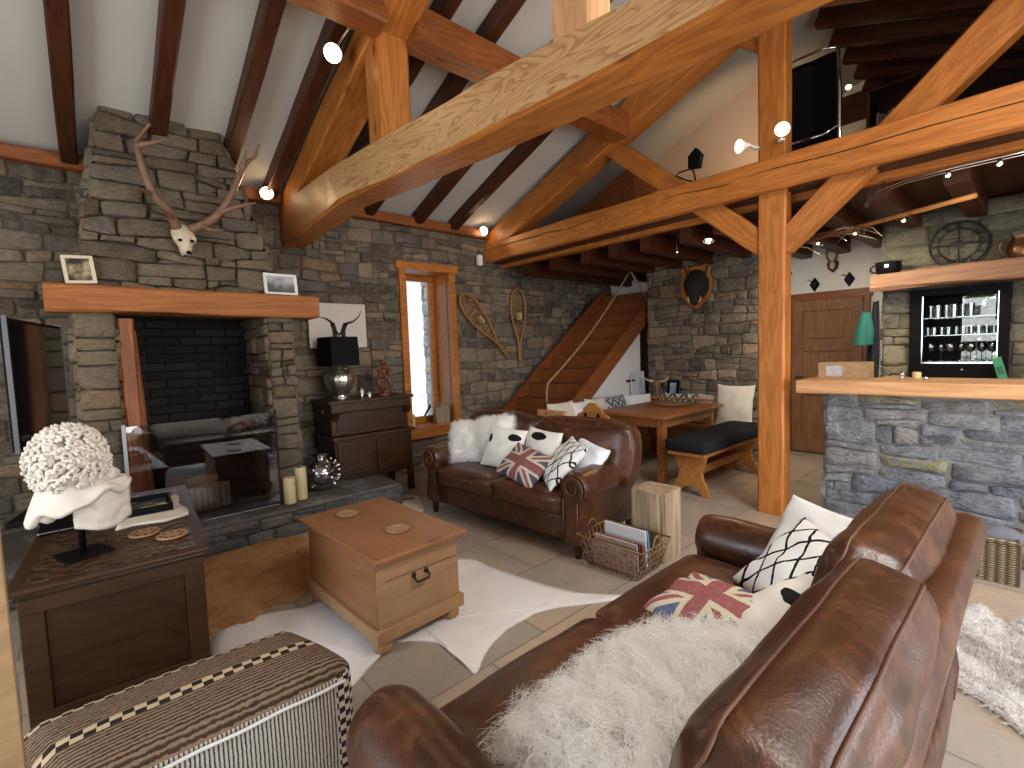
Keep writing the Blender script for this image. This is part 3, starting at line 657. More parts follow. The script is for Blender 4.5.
# mantel things
def picture(name, label, loc, rz, w, h, lean, fcol, fw, art, mat=None, group=None, t_=.018, roll=0):
    p = thing(name, label, 'picture', loc, rz, group)
    m = RX(-lean) @ RY(roll)
    b = MB()
    for x0, x1, z0, z1 in ((-w/2, w/2, 0, fw), (-w/2, w/2, h-fw, h), (-w/2, -w/2+fw, fw, h-fw), (w/2-fw, w/2, fw, h-fw)): b.box(x0, x1, -t_/2, t_/2, z0, z1)
    b.build('frame', fcol, p, mw=m, bevel=.002)
    MB().box(-w/2+fw*.9, w/2-fw*.9, 0, .004, fw*.9, h-fw*.9).build('print', art, p, mw=m)
    return p
def print_mat(name, stops, scale=7, stretch=(1, 1, 1), loc=(0, 0, 0), tilt=0.):
    t = NT(name); n = t.noise(t.obj(stretch, loc), scale, 5, .6)
    z = t.n('ShaderNodeSeparateXYZ', i_0=t.obj()).outputs[2]
    t.base(t.ramp(t.math('ADD', n, t.math('MULTIPLY', z, tilt)), stops)); return t.set(.35, 0, .5)
picture('picture_frame', 'cream framed sepia photograph leaning at the left end of the mantel', (.03, 4.425, 2.062), .05, .165, .195, 9, plain('cream_frame', (.66, .58, .42), .5), .02, print_mat('sepia_print', [(.42, (.02, .014, .01)), (.5, (.2, .14, .08)), (.62, (.55, .45, .3))], 9), group='pictures on the mantel', roll=-4)
picture('picture_frame', 'white framed black and white landscape photograph at the right end of the mantel', (1.32, 4.425, 2.05), .03, .27, .185, 8, M['white'], .022, print_mat('moonlit_print', [(.3, (.02, .02, .022)), (.55, (.12, .12, .13)), (.75, (.5, .5, .52))], 5, tilt=1.4), group='pictures on the mantel')
a = thing('stag_skull', 'pale stag skull with two brown antlers hung on the chimney', 'antlers', (.643, 4.42, 2.44))
def A(x, z, y=4.40): return (x-.643, y-4.42, z-2.44)
sk = MB(); prof = [(2.56, .045, 4.47), (2.545, .062, 4.45), (2.50, .078, 4.42), (2.46, .078, 4.40), (2.42, .066, 4.385), (2.39, .050, 4.375), (2.36, .042, 4.365), (2.33, .036, 4.37), (2.315, .022, 4.385)]
def skf(u, v):
    k = u*(len(prof)-1); i = min(int(k), len(prof)-2); f = k-i; p0, p1 = prof[i], prof[i+1]
    z, r, y = [p0[j]*(1-f)+p1[j]*f for j in range(3)]; an = pi*(v*1.3-.15)
    return A(.643-(r*cos(an))+.02*(2.44-z), z, y+.05-.075*sin(an)*(r/.07)**.5)
sk.grid(skf, 20, 16)
for sx in (-.036, .036): sk.ball(A(.643+sx*1.5, 2.44, 4.405), (.022, .022, .03), 7)
so = sk.build('skull', M['bone'], a, smooth=True)
b = MB()
for sx in (-.038, .038): b.ball(A(.645+sx, 2.418, 4.368), (.014, .012, .012), 6)
b.ball(A(.655, 2.328, 4.358), (.018, .012, .015), 6); b.build('sockets', M['black_matt'], a, smooth=True)
def antler(pts, tines, nm):
    b = MB()
    def P(l): return [A(*p) for p in l]
    def fine(l, k=4):
        v = [Vector(p) for p in l]; out = []
        for i in range(len(v)-1):
            p0, p1, p2, p3 = v[max(i-1, 0)], v[i], v[i+1], v[min(i+2, len(v)-1)]
            for j in range(k):
                t = j/k; out.append(.5*((2*p1)+(p2-p0)*t+(2*p0-5*p1+4*p2-p3)*t*t+(3*p1-p0-3*p2+p3)*t**3))
        return out+[v[-1]]
    q = fine(P(pts)); n = len(q); b.tube(q, [.034-.026*(i/(n-1))**1.3+.003*noise.noise(q[i]*30) for i in range(n)], 10)
    o = b.build(nm, M['antler'], a, smooth=True)
    for tn in tines:
        c = MB(); q = fine(P(tn)); n = len(q); c.tube(q, [.021*(1-i/(n-1))+.005 for i in range(n)], 8); c.build('tine', M['antler'], o, smooth=True)
antler([(.60, 2.52, 4.43), (.55, 2.62, 4.36), (.465, 2.70, 4.30), (.42, 2.82, 4.27), (.392, 2.96, 4.27), (.385, 3.04, 4.28), (.42, 3.11, 4.28), (.47, 3.18, 4.24)],
       [[(.57, 2.58, 4.38), (.52, 2.58, 4.28), (.48, 2.56, 4.17)], [(.455, 2.71, 4.31), (.41, 2.70, 4.24), (.385, 2.69, 4.15)], [(.388, 3.02, 4.28), (.46, 3.04, 4.23), (.54, 3.065, 4.17)]], 'antler')
antler([(.69, 2.52, 4.43), (.79, 2.57, 4.37), (.88, 2.66, 4.31), (.955, 2.80, 4.28), (1.02, 2.95, 4.28), (1.08, 3.06, 4.27), (1.135, 3.12, 4.25), (1.165, 3.21, 4.22)],
       [[(.76, 2.56, 4.39), (.80, 2.50, 4.28), (.86, 2.49, 4.18)], [(.87, 2.65, 4.31), (.98, 2.69, 4.22), (1.09, 2.72, 4.14)], [(1.04, 3.01, 4.28), (1.055, 3.07, 4.25), (1.065, 3.14, 4.2)]], 'antler')
# ------------------------------------------------------------------ cupboard beside the fireplace
ar = thing('writing_cupboard', 'dark oak cupboard with two doors between fireplace and narrow window', 'cupboard', (2.23, 4.92, 0))
wo = M['wood_oak2']
MB().box(-.43, .43, -.17, .27, .70, .99).build('upper_box', wo, ar, bevel=.004)
MB().box(-.47, .47, -.25, .28, 1.03, 1.06).build('top_board', wo, ar, bevel=.006)
MB().box(-.44, .44, -.22, .27, .94, 1.03).build('frieze', wo, ar, bevel=.004)
MB().box(-.38, .38, -.182, -.17, .74, .93).build('drop_front', M['wood_oak'], ar, bevel=.004)
MB().box(-.46, .46, -.27, .28, .665, .695).build('shelf_board', wo, ar, bevel=.006)
MB().box(-.43, .43, -.23, .27, .26, .665).build('lower_box', wo, ar, bevel=.004)
for s_ in (-1, 1):
    d = MB().box(-.2, .2, -.012, .012, 0, .34).box(-.15, .15, -.018, .0, .05, .29).build('door', wo, ar, bevel=.005, mw=T(s_*.21, -.242, .295))
    MB().ball((-s_*.175, -.022, .19), .012, 6).build('knob', M['iron'], d, smooth=True)
    MB().prism([(-.22, .86), (-.27, .94), (-.20, .94), (-.20, .86)], s_*.40-.03, s_*.40+.03, 'x').build('corbel', wo, ar, bevel=.006)
    for y in (-.21, .24): MB().box(s_*.41-.03, s_*.41+.03, y-.03, y+.03, 0 if s_ > 0 or y > 0 else .245, .28).build('leg', wo, ar, bevel=.004)
MB().box(-.44, .44, -.2, .25, .235, .27).build('base_rail', wo, ar, bevel=.004)
MB().lathe([(.0, 0), (.028, .0), (.03, .006), (.0, .01)], 14, mat=T(-.432, .02, .95) @ RY(-90)).build('brass_plate', M['silver'], ar)
lm = thing('table_lamp', 'table lamp with square black shade and fluted silver urn on the oak cupboard', 'lamp', (1.99, 4.94, 1.06), .1)
MB().lathe([(.0, 0), (.085, 0), (.085, .012), (.06, .02), (.075, .05), (.125, .12), (.152, .19), (.15, .24), (.11, .285), (.06, .30), (.035, .31), (.03, .33), (0, .335)], 48, flute=16, famp=.035).build('urn', M['silver'], lm, smooth=True)
MB().tube([(0, 0, .33), (0, 0, .42)], .01, 8).build('stem', M['silver'], lm, smooth=True)
b = MB(); s0, s1 = .152, .146
for k in range(4):
    m = RZ(90*k); b.add([(-s0, -s0, .345), (s0, -s0, .345), (s1, -s1, .645), (-s1, -s1, .645)], [(0, 1, 2, 3)], mat=m)
sh = b.build('lamp_shade', M['charcoal_shade'] if 'charcoal_shade' in M else plain('black_silk', (.004, .004, .0045), .7, spec=.15, var=.1), lm, solid=.004)
MB().tube([(-s1, 0, .64), (s1, 0, .64)], .004, 6).tube([(0, -s1, .64), (0, s1, .64)], .004, 6).build('shade_frame', M['silver'], lm)
for i, (x, y, h, lab) in enumerate(((2.19, 4.86, .10, 'taller small silver trinket on the oak cupboard'), (2.26, 4.83, .055, 'small low silver trinket on the oak cupboard next to the figurine'))):
    tag(MB().lathe([(0, 0), (.03, 0), (.012, h*.2), (.028, h*.5), (.024, h*.75), (.008, h*.85), (.014, h), (0, h*1.02)], 14, c=(x, y, 1.061)).build('trinket', M['silver'], smooth=True), lab, 'ornament', 'trinkets on the cupboard')
fg = thing('figurine', 'red brown carved figurine of entwined loops on the oak cupboard', 'sculpture', (2.46, 4.88, 1.06))
cw = plain('carved_redwood', (.12, .032, .013), .4, var=.3)
MB().lathe([(0, 0), (.07, 0), (.07, .018), (.05, .025), (0, .025)], 18).build('base', cw, fg, smooth=True, angle=40)
b = MB()
b.tube([(.075*sin(a)*(.9+.2*sin(2*a)), .02*cos(2*a), .125+.10*-cos(a)) for a in [2*pi*i/28 for i in range(28)]], .022, 8, closed=True)
b.tube([(.05*sin(a), .02*sin(a*2), .255+.06*-cos(a)) for a in [2*pi*i/22 for i in range(22)]], .02, 8, closed=True)
b.tube([(-.02, 0, .2), (.01, .02, .28), (.03, 0, .34)], .018, 8); b.ball((.0, .0, .365), .032, 8); b.build('carving', cw, fg, smooth=True)
# canvas with a horned skull
cv = thing('canvas', 'white canvas with a longhorn skull print behind the black lamp', 'picture', (2.12, 5.225, 1.60))
MB().box(-.32, .32, -.018, .02, 0, .485).build('stretched_canvas', plain('print_canvas', (.66, .60, .54), .9, spec=.1, var=.05), cv, bevel=.004)
ink = plain('print_ink', (.05, .045, .042), .9, spec=.1, var=.4, scale=30)
b = MB()
def stroke(pts, ws, y=-.0215): 
    n = len(pts); L = []; Rr = []
    for i, (x, z) in enumerate(pts):
        x0, z0 = pts[max(i-1, 0)]; x1, z1 = pts[min(i+1, n-1)]; d = Vector((x1-x0, z1-z0)).normalized(); w = ws[i]/2
        L.append((x-d.y*w, y, z+d.x*w)); Rr.append((x+d.y*w, y, z-d.x*w))
    b.add(L+Rr, [(i, i+1, n+i+1, n+i) for i in range(n-1)])
stroke([(-.20, .33), (-.14, .32), (-.08, .28), (-.06, .24)], [.006, .016, .03, .03]); stroke([(.27, .42), (.24, .35), (.17, .29), (.10, .27), (.06, .24)], [.005, .014, .02, .03, .03])
stroke([(-.07, .27), (-.05, .2), (-.045, .1), (-.03, .02)], [.05, .05, .05, .04]); stroke([(.08, .27), (.05, .2), (.045, .1), (.03, .02)], [.05, .05, .05, .04]); stroke([(-.05, .2), (0, .14), (.05, .2)], [.02, .03, .02])
b.build('skull_print', ink, cv)
# ------------------------------------------------------------------ narrow window
b = MB(); fo_ = .06
for x0, x1, z0, z1 in ((W0-.07, W0+.02, WZ0-.10, WZ1+.05), (W1-.02, W1+.07, WZ0-.10, WZ1+.05)): b.box(x0, x1, YW-.075, YW+.02, z0, z1)
b.box(W0-.11, W1+.11, YW-.085, YW+.02, WZ1-.02, WZ1+.075); b.box(W0-.11, W1+.13, YW-.11, YW+.02, WZ0-.10, WZ0+.0)
wf = struct(b.build('window_1', M['wood'], bevel=.006))
b = MB()
for x0, x1, z0, z1 in ((W0, W0+.02, WZ0, WZ1), (W1-.02, W1, WZ0, WZ1), (W0, W1, WZ1-.02, WZ1), (W0, W1, WZ0, WZ0+.03)): b.box(x0, x1, YW, YW+.42, z0, z1)
b.build('window_lining', M['wood'], wf)
b = MB()
for x0, x1, z0, z1 in ((W0, W0+.06, WZ0, WZ1), (W1-.08, W1, WZ0, WZ1), (W0, W1, WZ1-.09, WZ1), (W0, W1, WZ0, WZ0+.11)): b.box(x0, x1, YW+.33, YW+.40, z0, z1)
b.build('window_sash', M['wood'], wf, bevel=.004)
MB().box(W0+.05, W1-.07, YW+.36, YW+.366, WZ0+.1, WZ1-.08).build('pane', M['glass_clear'], wf)
b = MB(); b.prism([(3.40, .545), (3.62, .545), (3.62, .75), (3.58, .82), (3.545, .77), (3.50, .85), (3.47, .78), (3.40, .80)], YW+.02, YW+.10, 'y')
tag(b.build('driftwood', M['wood_stump'], bevel=.012), 'jagged piece of pale driftwood on the sill of the narrow window', 'driftwood')
tag(MB().lathe([(0, 0), (.035, 0), (.035, .15), (.03, .155), (0, .15)], 18, c=(3.08, YW+.08, .575)).build('candle', M['wax'], smooth=True, angle=40), 'short cream candle on the left of the narrow window sill', 'candle')
# outside the narrow window: paved yard, neighbouring rubble wall, red post
b = MB(); b.box(-6, 14, 5.9, 20, -.2, -.02); struct(b.build('ground', plain('snowy_yard', (.75, .76, .78), .9, var=.1)))
b = MB(); b.box(4.95, 5.3, 7.55, 8.05, 0, 4.5); stones(b, lambda u, v, d: (4.95-d, u, v), 0, 4.4, lambda v: 7.55, lambda v: 8.05, seed=71, rh=(.15, .3), rw=(.25, .6)); stones(b, lambda u, v, d: (u, 7.55-d, v), 0, 4.4, lambda v: 4.95, lambda v: 5.3, seed=72, rh=(.15, .3), rw=(.25, .6))
struct(b.build('wall_outside', [MORTAR_PALE, M['stone_bar']], smooth=True, angle=60))
b = MB(); b.box(4.0, 12.0, 15, 15.3, 0, 6); struct(b.build('wall_neighbour', plain('rosy_render', (.8, .72, .70), .9)))
tag(timber('garden_post', (4.55, 7.9, 0), (4.55, 7.9, 3.4), .05, .05, M['black']), 'thin dark post in the yard outside the narrow window', 'post')
# ------------------------------------------------------------------ television corner
R_ = radians
tv = thing('television', 'flat black television with a thin silver edge left of the fireplace', 'television', (-.20, 3.78, .66), radians(-103.5))
MB().box(-.38, .38, -.008, .02, .42, 1.09).build('housing', M['black'], tv, bevel=.005)
scr = NT('tv_screen'); scr.base((.004, .004, .005)); MB().box(-.36, .36, .0205, .024, .44, 1.07).build('screen', scr.set(.08, 0, .5), tv)
b = MB(); de_ = plain('dull_edge', (.12, .12, .125), .45, .3, spec=.2); MB().box(-.386, -.378, -.01, .024, .41, 1.10).build('silver_edge', de_, tv, bevel=.002); MB().box(.378, .384, .004, .024, .41, 1.10).build('silver_edge', de_, tv, bevel=.002)
MB().box(-.05, .05, -.02, .02, .04, .45).build('stand_neck', M['black'], tv); MB().box(-.22, .22, -.12, .12, 0, .035).build('stand_base', M['black'], tv, bevel=.008)
cb = thing('oak_chest', 'dark oak panelled cabinet with moulded top in front of the fireplace', 'cabinet', (.08, 3.2, 0), radians(-3.5))
# local x right, -y towards the camera
w_, y0_, y1_ = .30, -.58, .78
MB().box(-w_, w_, y0_, y1_, .06, .60).build('body', M['wood_oak'], cb, bevel=.004)
pf = MB()
for x0, x1, z0, z1 in ((-w_-.005, -w_+.07, .05, .60), (w_-.07, w_+.005, .05, .60), (-w_, w_, .535, .60), (-w_, w_, .05, .13)): pf.box(x0, x1, y0_-.018, y0_+.01, z0, z1)
pf.build('panel_frame', M['wood_oak2'], cb, bevel=.005)
MB().box(-w_+.07, w_-.07, y0_-.006, y0_+.02, .13, .535).build('panel', M['wood_oak'], cb, bevel=.003)
MB().box(-w_-.035, w_+.035, y0_-.055, y1_+.02, .625, .65).build('top', M['wood_oak2'], cb, bevel=.009, seg=3); MB().box(-w_-.02, w_+.02, y0_-.035, y1_+.01, .60, .626).build('moulding', M['wood_oak'], cb, bevel=.01, seg=3)
carved = NT('carved_oak'); vo = carved.n('ShaderNodeTexVoronoi', i_Vector=carved.obj(), i_Scale=26.); carved.base(carved.ramp(vo.outputs['Distance'], [(.1, (.012, .005, .002)), (.6, (.065, .029, .011))])); carved.bump(vo.outputs['Distance'], 1., .02); carved.set(.35, 0, .5)
MB().box(-w_+.02, w_-.02, y0_+.0, y1_-.05, .6495, .653).build('carved_field', carved.m, cb)
for sx in (-1, 1):
    for yy in (y0_+.04, y1_-.04): MB().box(sx*(w_-.04)-.04, sx*(w_-.04)+.04, yy-.04, yy+.04, 0, .07).build('foot', M['wood_oak'], cb, bevel=.008)
# things on the oak chest
st = thing('bust', 'plaster bust with thick curls and drapery seen from behind on a black stand', 'sculpture', (-.062, 2.87, .654), .3)
MB().box(-.085, .085, -.085, .085, 0, .008).build('stand_base', M['black'], st, bevel=.002); MB().tube([(0, 0, .006), (0, 0, .30)], .013, 12).build('stand_rod', M['black'], st, smooth=True)
MB().ball((-.02, .0, .415), (.10, .105, .14), 14, fn=lambda d: 1+.05*noise.noise(d*3)).build('head', M['marble'], st, smooth=True)
b = MB(); R = random.Random(9)
for i in range(330):
    u = 1-1.62*(i+R.uniform(-4, 5))/330; u = max(-.7, min(1, u)); th = i*2.39996+R.uniform(-.35, .35); q = sqrt(1-u*u); d = Vector((q*cos(th), q*sin(th), u))
    if d.y > .55 and u < .3: continue
    c = Vector((-.02, 0, .425))+Vector((d.x*.118, d.y*.118, d.z*.145)); rr = R.uniform(.010, .021); t1 = d.orthogonal().normalized(); t2 = d.cross(t1)
    b.tube([c+(t1*cos(k*1.0)+t2*sin(k*1.0))*rr*(1-.08*k)+d*(.004*k) for k in range(8)], [R.uniform(.009, .0125)-.0006*k for k in range(8)], 6)
b.build('curls', M['marble'], st, smooth=True)
MB().tube([(-.02+.124*cos(a), .124*sin(a), .385+.02*cos(a)) for a in [2*pi*i/30 for i in range(30)]], .006, 6, closed=True).build('hair_band', M['marble'], st, smooth=True)
MB().tube([(-.02, 0, .22), (-.02, 0, .28), (-.02, 0, .34)], [.075, .06, .06], 16).build('neck', M['marble'], st, smooth=True)
def drape(u, v):      # shoulders and chest shell: thick folded ring sloping to the right
    a = 2*pi*u; r0 = .085+.075*v; x = -.015+r0*1.15*cos(a)+.03*v; y = r0*.85*sin(a)
    z = .335-.10*v+.055*cos(a+.4)*v+.018*sin(5*a+2*v)*v+.012*sin(9*a)*v
    return (x, y, z)
MB().grid(drape, 44, 8).build('drapery', M['marble'], st, smooth=True, solid=.03, sub=1)
MB().ball((.095, -.015, .345), (.055, .045, .042), 12, fn=lambda d: 1+.22*noise.noise(d*2.6)).build('shoulder_fold', M['marble'], st, smooth=True); MB().ball((-.11, -.03, .255), (.05, .04, .07), 10, fn=lambda d: 1+.15*noise.noise(d*2)).build('shoulder_fold', M['marble'], st, smooth=True)
def chest(u, v):
    x = -.03+.20*u; z = .325-.19*v-.03*sin(u*pi)*v; y = -.035-.055*sin(pi*u)*(1-.4*v)+.016*noise.noise(Vector((u*5, v*5, 3)))
    return (x, y, z)
MB().grid(chest, 18, 14).build('chest_fragment', M['marble'], st, smooth=True, solid=.022)
def soft_sheet(fn, nu, nv, name, mat, th, label, cat): return tag(MB().grid(fn, nu, nv).build(name, mat, smooth=True, solid=th), label, cat)
soft_sheet(lambda u, v: (.06+.31*u+.01*sin(9*v), 3.12+.52*v+.02*sin(7*u), .663+.005*noise.noise(Vector((u*4, v*6, 1)))), 14, 18, 'runner_cloth', M['cream'], .012, 'cream cloth spread under the black tray on the oak chest', 'cloth')
t1 = thing('tray', 'black framed tray with dark photos and yellow green flowers on the cream cloth', 'tray', (.205, 3.42, .672), -.05)
b = MB()
for x0, x1, y0, y1 in ((-.12, .12, -.15, -.14), (-.12, .12, .14, .15), (-.12, -.11, -.15, .15), (.11, .12, -.15, .15)): b.box(x0, x1, y0, y1, 0, .04)
b.build('rim', M['black'], t1, bevel=.002); MB().box(-.115, .115, -.145, .145, 0, .006).build('tray_floor', M['black'], t1)
MB().box(-.10, .10, .0, .13, .006, .014).build('photo', print_mat('dark_print', [(.4, (.01, .01, .01)), (.55, (.06, .06, .06)), (.7, (.4, .4, .4))], 20), t1)
MB().box(-.10, .10, -.135, -.02, .006, .014).build('photo', print_mat('flower_print', [(.4, (.02, .03, .01)), (.52, (.3, .35, .03)), (.66, (.65, .62, .12))], 16), t1)
for (x, y, lab) in ((.165, 2.97, 'round pale wooden coaster on the oak chest behind the nearer one'), (.262, 2.83, 'round reddish wooden coaster nearest the front edge of the oak chest')):
    ck = thing('coaster', lab, 'coaster', (x, y, .6545), group='coasters on the oak chest')
    MB().lathe([(0, 0), (.062, 0), (.066, .004), (.064, .009), (.05, .0075), (0, .0075)], 26).build('disc', M['wood_pine'], ck, smooth=True, angle=40)
    b = MB()
    for k in range(8): b.ball((.042*cos(k*pi/4), .042*sin(k*pi/4), .008), (.008, .008, .0025), 5)
    b.build('dimples', M['wood_oak2'], ck)
tag(MB().box(-.23, -.02, 3.33, 3.5, .654, .682).box(-.232, -.018, 3.328, 3.332, .664, .668, 1).build('media_player', [M['black'], M['silver']], bevel=.003), 'flat black player with a silver edge behind the plaster bust', 'media player')
# cable loops and pale post at the picture's left edge
cbm = plain('grey_cable', (.28, .28, .29), .5)
b = MB(); 
b.tube([(-.32, 2.6, .02), (-.31, 2.55, .3), (-.29, 2.5, .42), (-.27, 2.52, .36), (-.27, 2.5, .2), (-.29, 2.45, .03)], .006, 6)
b.tube([(-.33, 2.56, .02), (-.29, 2.52, .2), (-.28, 2.5, .33), (-.29, 2.5, .22), (-.30, 2.44, .02)], .005, 6)
tag(b.build('cable_loop', cbm, smooth=True), 'grey cable looping down beside the oak chest', 'cable')
# ------------------------------------------------------------------ leather sofas
SEAM = plain('leather_seam', (.10, .037, .015), .5)
def rounded_rect(hw, hh, r, y, n=6):
    pts = []
    for cx, cz, a0 in ((hw-r, hh-r, 0), (-hw+r, hh-r, 90), (-hw+r, -hh+r, 180), (hw-r, -hh+r, 270)):
        pts += [(cx+r*cos(radians(a0+90*i/n)), y, cz+r*sin(radians(a0+90*i/n))) for i in range(n+1)]
    return pts
def sofa(name, label, loc, rz, wc, D, arm_z, frame_z, cush_z, lean, seed, seat_z=.45, group='brown leather sofas', tb=.115, dy=.30, over=.04, sag=.0, fx=.04, sx_=0.):
    """local: +Y is the way it faces, front edge at y = 0, back at y = -D; wc = distance between arm centres"""
    s = thing(name, label, 'sofa', loc, rz, group); lm = M['leather']; ra = .115; ht = wc/2
    MB().rbox((0, -D/2-.01, .215), (ht-.03, D/2-.02, .105), .03, 6).build('base', lm, s, smooth=True)
    for sx in (-1, 1):
        # rolled arm: a lathe-like profile swept from back to front
        zc = arm_z-ra; prof = []
        inner = -sx*.075; outer = sx*.075
        P = [(inner, .12), (inner, zc-ra*.55)]
        angs = [200+i*(-220/14) for i in range(15)]      # over the top from inside to outside
        P += [(sx*(.02+ra*cos(radians(a))), zc+ra*sin(radians(a))) for a in [195-i*(235/16) for i in range(17)]]
        P += [(outer, zc-ra*.9), (outer, .12)]
        n = len(P)
        def armf(u, v):
            k = u*(n-1); i = min(int(k), n-2); f = k-i; x = P[i][0]*(1-f)+P[i+1][0]*f; z = P[i][1]*(1-f)+P[i+1][1]*f
            y = -D+.11+(D-.12)*v; e = max(0., (v-.955)/.045)
            q = 1-.10*e*e; cx, cz = sx*.02, zc
            nz = .006*noise.noise(Vector((x*6+seed, y*5, z*6)))
            return (sx*ht+cx+(x-cx)*q+nz, y, (cz+(z-cz)*q if z > .3 else z)+nz)
        b = MB(); b.grid(armf, n-1, 26, flip=sx > 0)
        for v in (0., 1.):
            ring = [armf(i/(n-1), v) for i in range(n)]; b.add(ring, [tuple(range(n)) if (v > .5) == (sx < 0) else tuple(range(n))[::-1]])
        am = b.build('arm', lm, s, smooth=True, angle=50)
        sc = MB(); cx = sx*ht+sx*.02
        sc.tube([(cx+sx*(.092*(1-i/40)+.004)*cos(radians(-60+i*15)), .0, zc+(.092*(1-i/40)+.004)*sin(radians(-60+i*15))) for i in range(30)], .006, 6)
        sc.tube([(sx*ht-sx*.06, .0, zc-.09), (sx*ht-sx*.062, .0, .15)], .006, 6); sc.tube([(sx*ht+sx*.06, .0, zc-.10), (sx*ht+sx*.062, .0, .15)], .006, 6)
        sc.build('scroll_piping', SEAM, am, smooth=True)
        for y in (-.06, -D+.08):
            MB().lathe([(0, 0), (.020, 0), (.03, .06), (.034, .125), (0, .125)], 12, c=(sx*(ht+.02), y, 0)).build('foot', M['wood_oak'], s, smooth=True, angle=40)
    # back frame with a rolled top, leaning backwards
    def backf(u, v):
        x = -ht-fx+(2*ht+2*fx)*v; k = u*13
        pr = [(-.10, .12), (-.12, .30), (-.15, frame_z-.24), (-.165, frame_z-.12), (-.165, frame_z-.05), (-.185, frame_z-.012), (-.22, frame_z), (-.255, frame_z-.012), (-.275, frame_z-.05), (-.27, frame_z-.09), (-.245, frame_z-.14), (-.215, .45), (-.19, .25), (-.18, .12)]
        i = min(int(k), 12); f = k-i; y = pr[i][0]*(1-f)+pr[i+1][0]*f; z = pr[i][1]*(1-f)+pr[i+1][1]*f
        e = max(0., abs(v-.5)*2-.95)/.05; e = e*e
        return (x, -D+.22+y-.0+.02*e*(1 if y < -.2 else -1), z-.02*e*(z > .4)+.005*noise.noise(Vector((x*4+seed, y*9, z*6))))
    b = MB(); b.grid(backf, 26, 40)
    for v in (0., 1.): b.add([backf(i/26, v) for i in range(27)], [tuple(range(27))])
    b.build('back_frame', lm, s, smooth=True, angle=60)
    inner = ht-.085
    for k in (-1, 1):
        hw = inner/2-.003; c = MB().rbox((0, 0, 0), (hw, (D-.22)/2, .085), .05, 12, bulge=.028, nz=.010, seed=seed+k, nscale=5).build('seat_cushion', lm, s, smooth=True, mw=T(k*inner/2, -(D-.22)/2+.015, seat_z-.075))
        MB().tube(rounded_rect(hw, (D-.22)/2, .05, 0), .0045, 6, closed=True, mat=T(0, 0, .055) @ RX(90)).build('piping', SEAM, c, smooth=True)
    hh = (cush_z-seat_z+.06)/2; hw = (ht+over)/2
    for k in (-1, 1):
        m = T(k*(hw-.01)+sx_, -D+dy-(sag if k < 0 else 0), seat_z-.02+(sag*.3 if k < 0 else 0)) @ RX(lean) @ T(0, 0, hh)
        mbk = MB().rbox((0, 0, 0), (hw-.012, tb, hh), .07, 20, bulge=.035, nz=.016, seed=seed+5*k, nscale=5.); LL = [-.96+.12*i for i in range(17)]
        c = mbk.build('back_cushion', lm, s, smooth=True, mw=m)
        for yy in (-.62, .62):
            loop = [(u, yy, 1) for u in LL]+[(1, yy, -u) for u in LL]+[(-u, yy, -1) for u in LL]+[(-1, yy, u) for u in LL]
            MB().tube([mbk.surf(q)*1.004 for q in loop], .0042, 6, closed=True).build('piping', SEAM, c, smooth=True)
    return s
s1 = sofa('leather_sofa', 'brown leather two seat sofa in front of the dining corner with seven cushions', (2.405, 3.0, 0), radians(95.1), 1.60, .86, .635, .74, .86, 10, 1, over=.13, fx=-.02, sx_=-.06)
s2 = sofa('leather_sofa', 'brown leather sofa seen from behind in the foreground with a big fluffy cushion', (1.44, 1.17, 0), 0, 1.78, 1.0, .625, .865, .915, 14, 2, tb=.105, dy=.235, over=.0, sag=.05)
# ------------------------------------------------------------------ scatter cushions
def pillow_mesh(b, w, h, t, pinch=.07, n=18, seed=0, nz=.006):
    def P(u, v, sg):
        x = w/2*u*(1-pinch*(1-v*v)); z = h/2*v*(1-pinch*(1-u*u)); y = sg*t/2*max(0., (1-u**2)*(1-v**2))**.42
        q = noise.noise(Vector((u*2.2+seed, v*2.2, sg)))*nz*3; edge = max(abs(u), abs(v)) < .999
        return (x, y+(q if edge else 0), z)
    g = [sin(pi/2*(2*i/n-1)) for i in range(n+1)]
    idx = {}; vs = []; fs = []
    def vid(i, j, s):
        if i in (0, n) or j in (0, n): s = 0
        if (i, j, s) not in idx: idx[(i, j, s)] = len(vs); vs.append(P(g[i], g[j], s or 1))
        return idx[(i, j, s)]
    for s in (-1, 1):
        for i in range(n):
            for j in range(n):
                q = [vid(i, j, s), vid(i+1, j, s), vid(i+1, j+1, s), vid(i, j+1, s)]
                fs.append(q if s < 0 else q[::-1])
    b.add(vs, fs); return b
def cushion(label, mat, loc, az, lean, w, h, t, group, roll=0, seed=0, name='cushion', pinch=.07):
    o = pillow_mesh(MB(), w, h, t, pinch, seed=seed).build(name, mat, smooth=True)
    o.matrix_world = T(*loc) @ RZ(az) @ RX(-lean) @ RY(roll) @ T(0, 0, h/2); return tag(o, label, 'cushion', group)
def union_mat(name, w, h, navy, red, white):
    t = NT(name); s = t.n('ShaderNodeSeparateXYZ', i_0=t.obj((2/w, 1, 2/h)))
    u, v = s.outputs[0], s.outputs[2]; au, av = t.math('ABSOLUTE', u), t.math('ABSOLUTE', v)
    lt = lambda a, k: t.math('LESS_THAN', a, k)
    dg = t.math('ABSOLUTE', t.math('SUBTRACT', au, av))
    c = t.mix(lt(dg, .24), navy, white); c = t.mix(lt(dg, .09), c, red)
    cr = t.math('MINIMUM', t.math('MULTIPLY', au, w/h), av)
    c = t.mix(lt(cr, .34), c, white); c = t.mix(lt(cr, .21), c, red)
    nz = t.noise(t.obj(), 60, 3, .6); t.base(t.mix(.25, c, t.mix(nz, (.02, .02, .02), (.6, .55, .5)))); t.bump(nz, .4, .004); return t.set(.95, 0, .1)
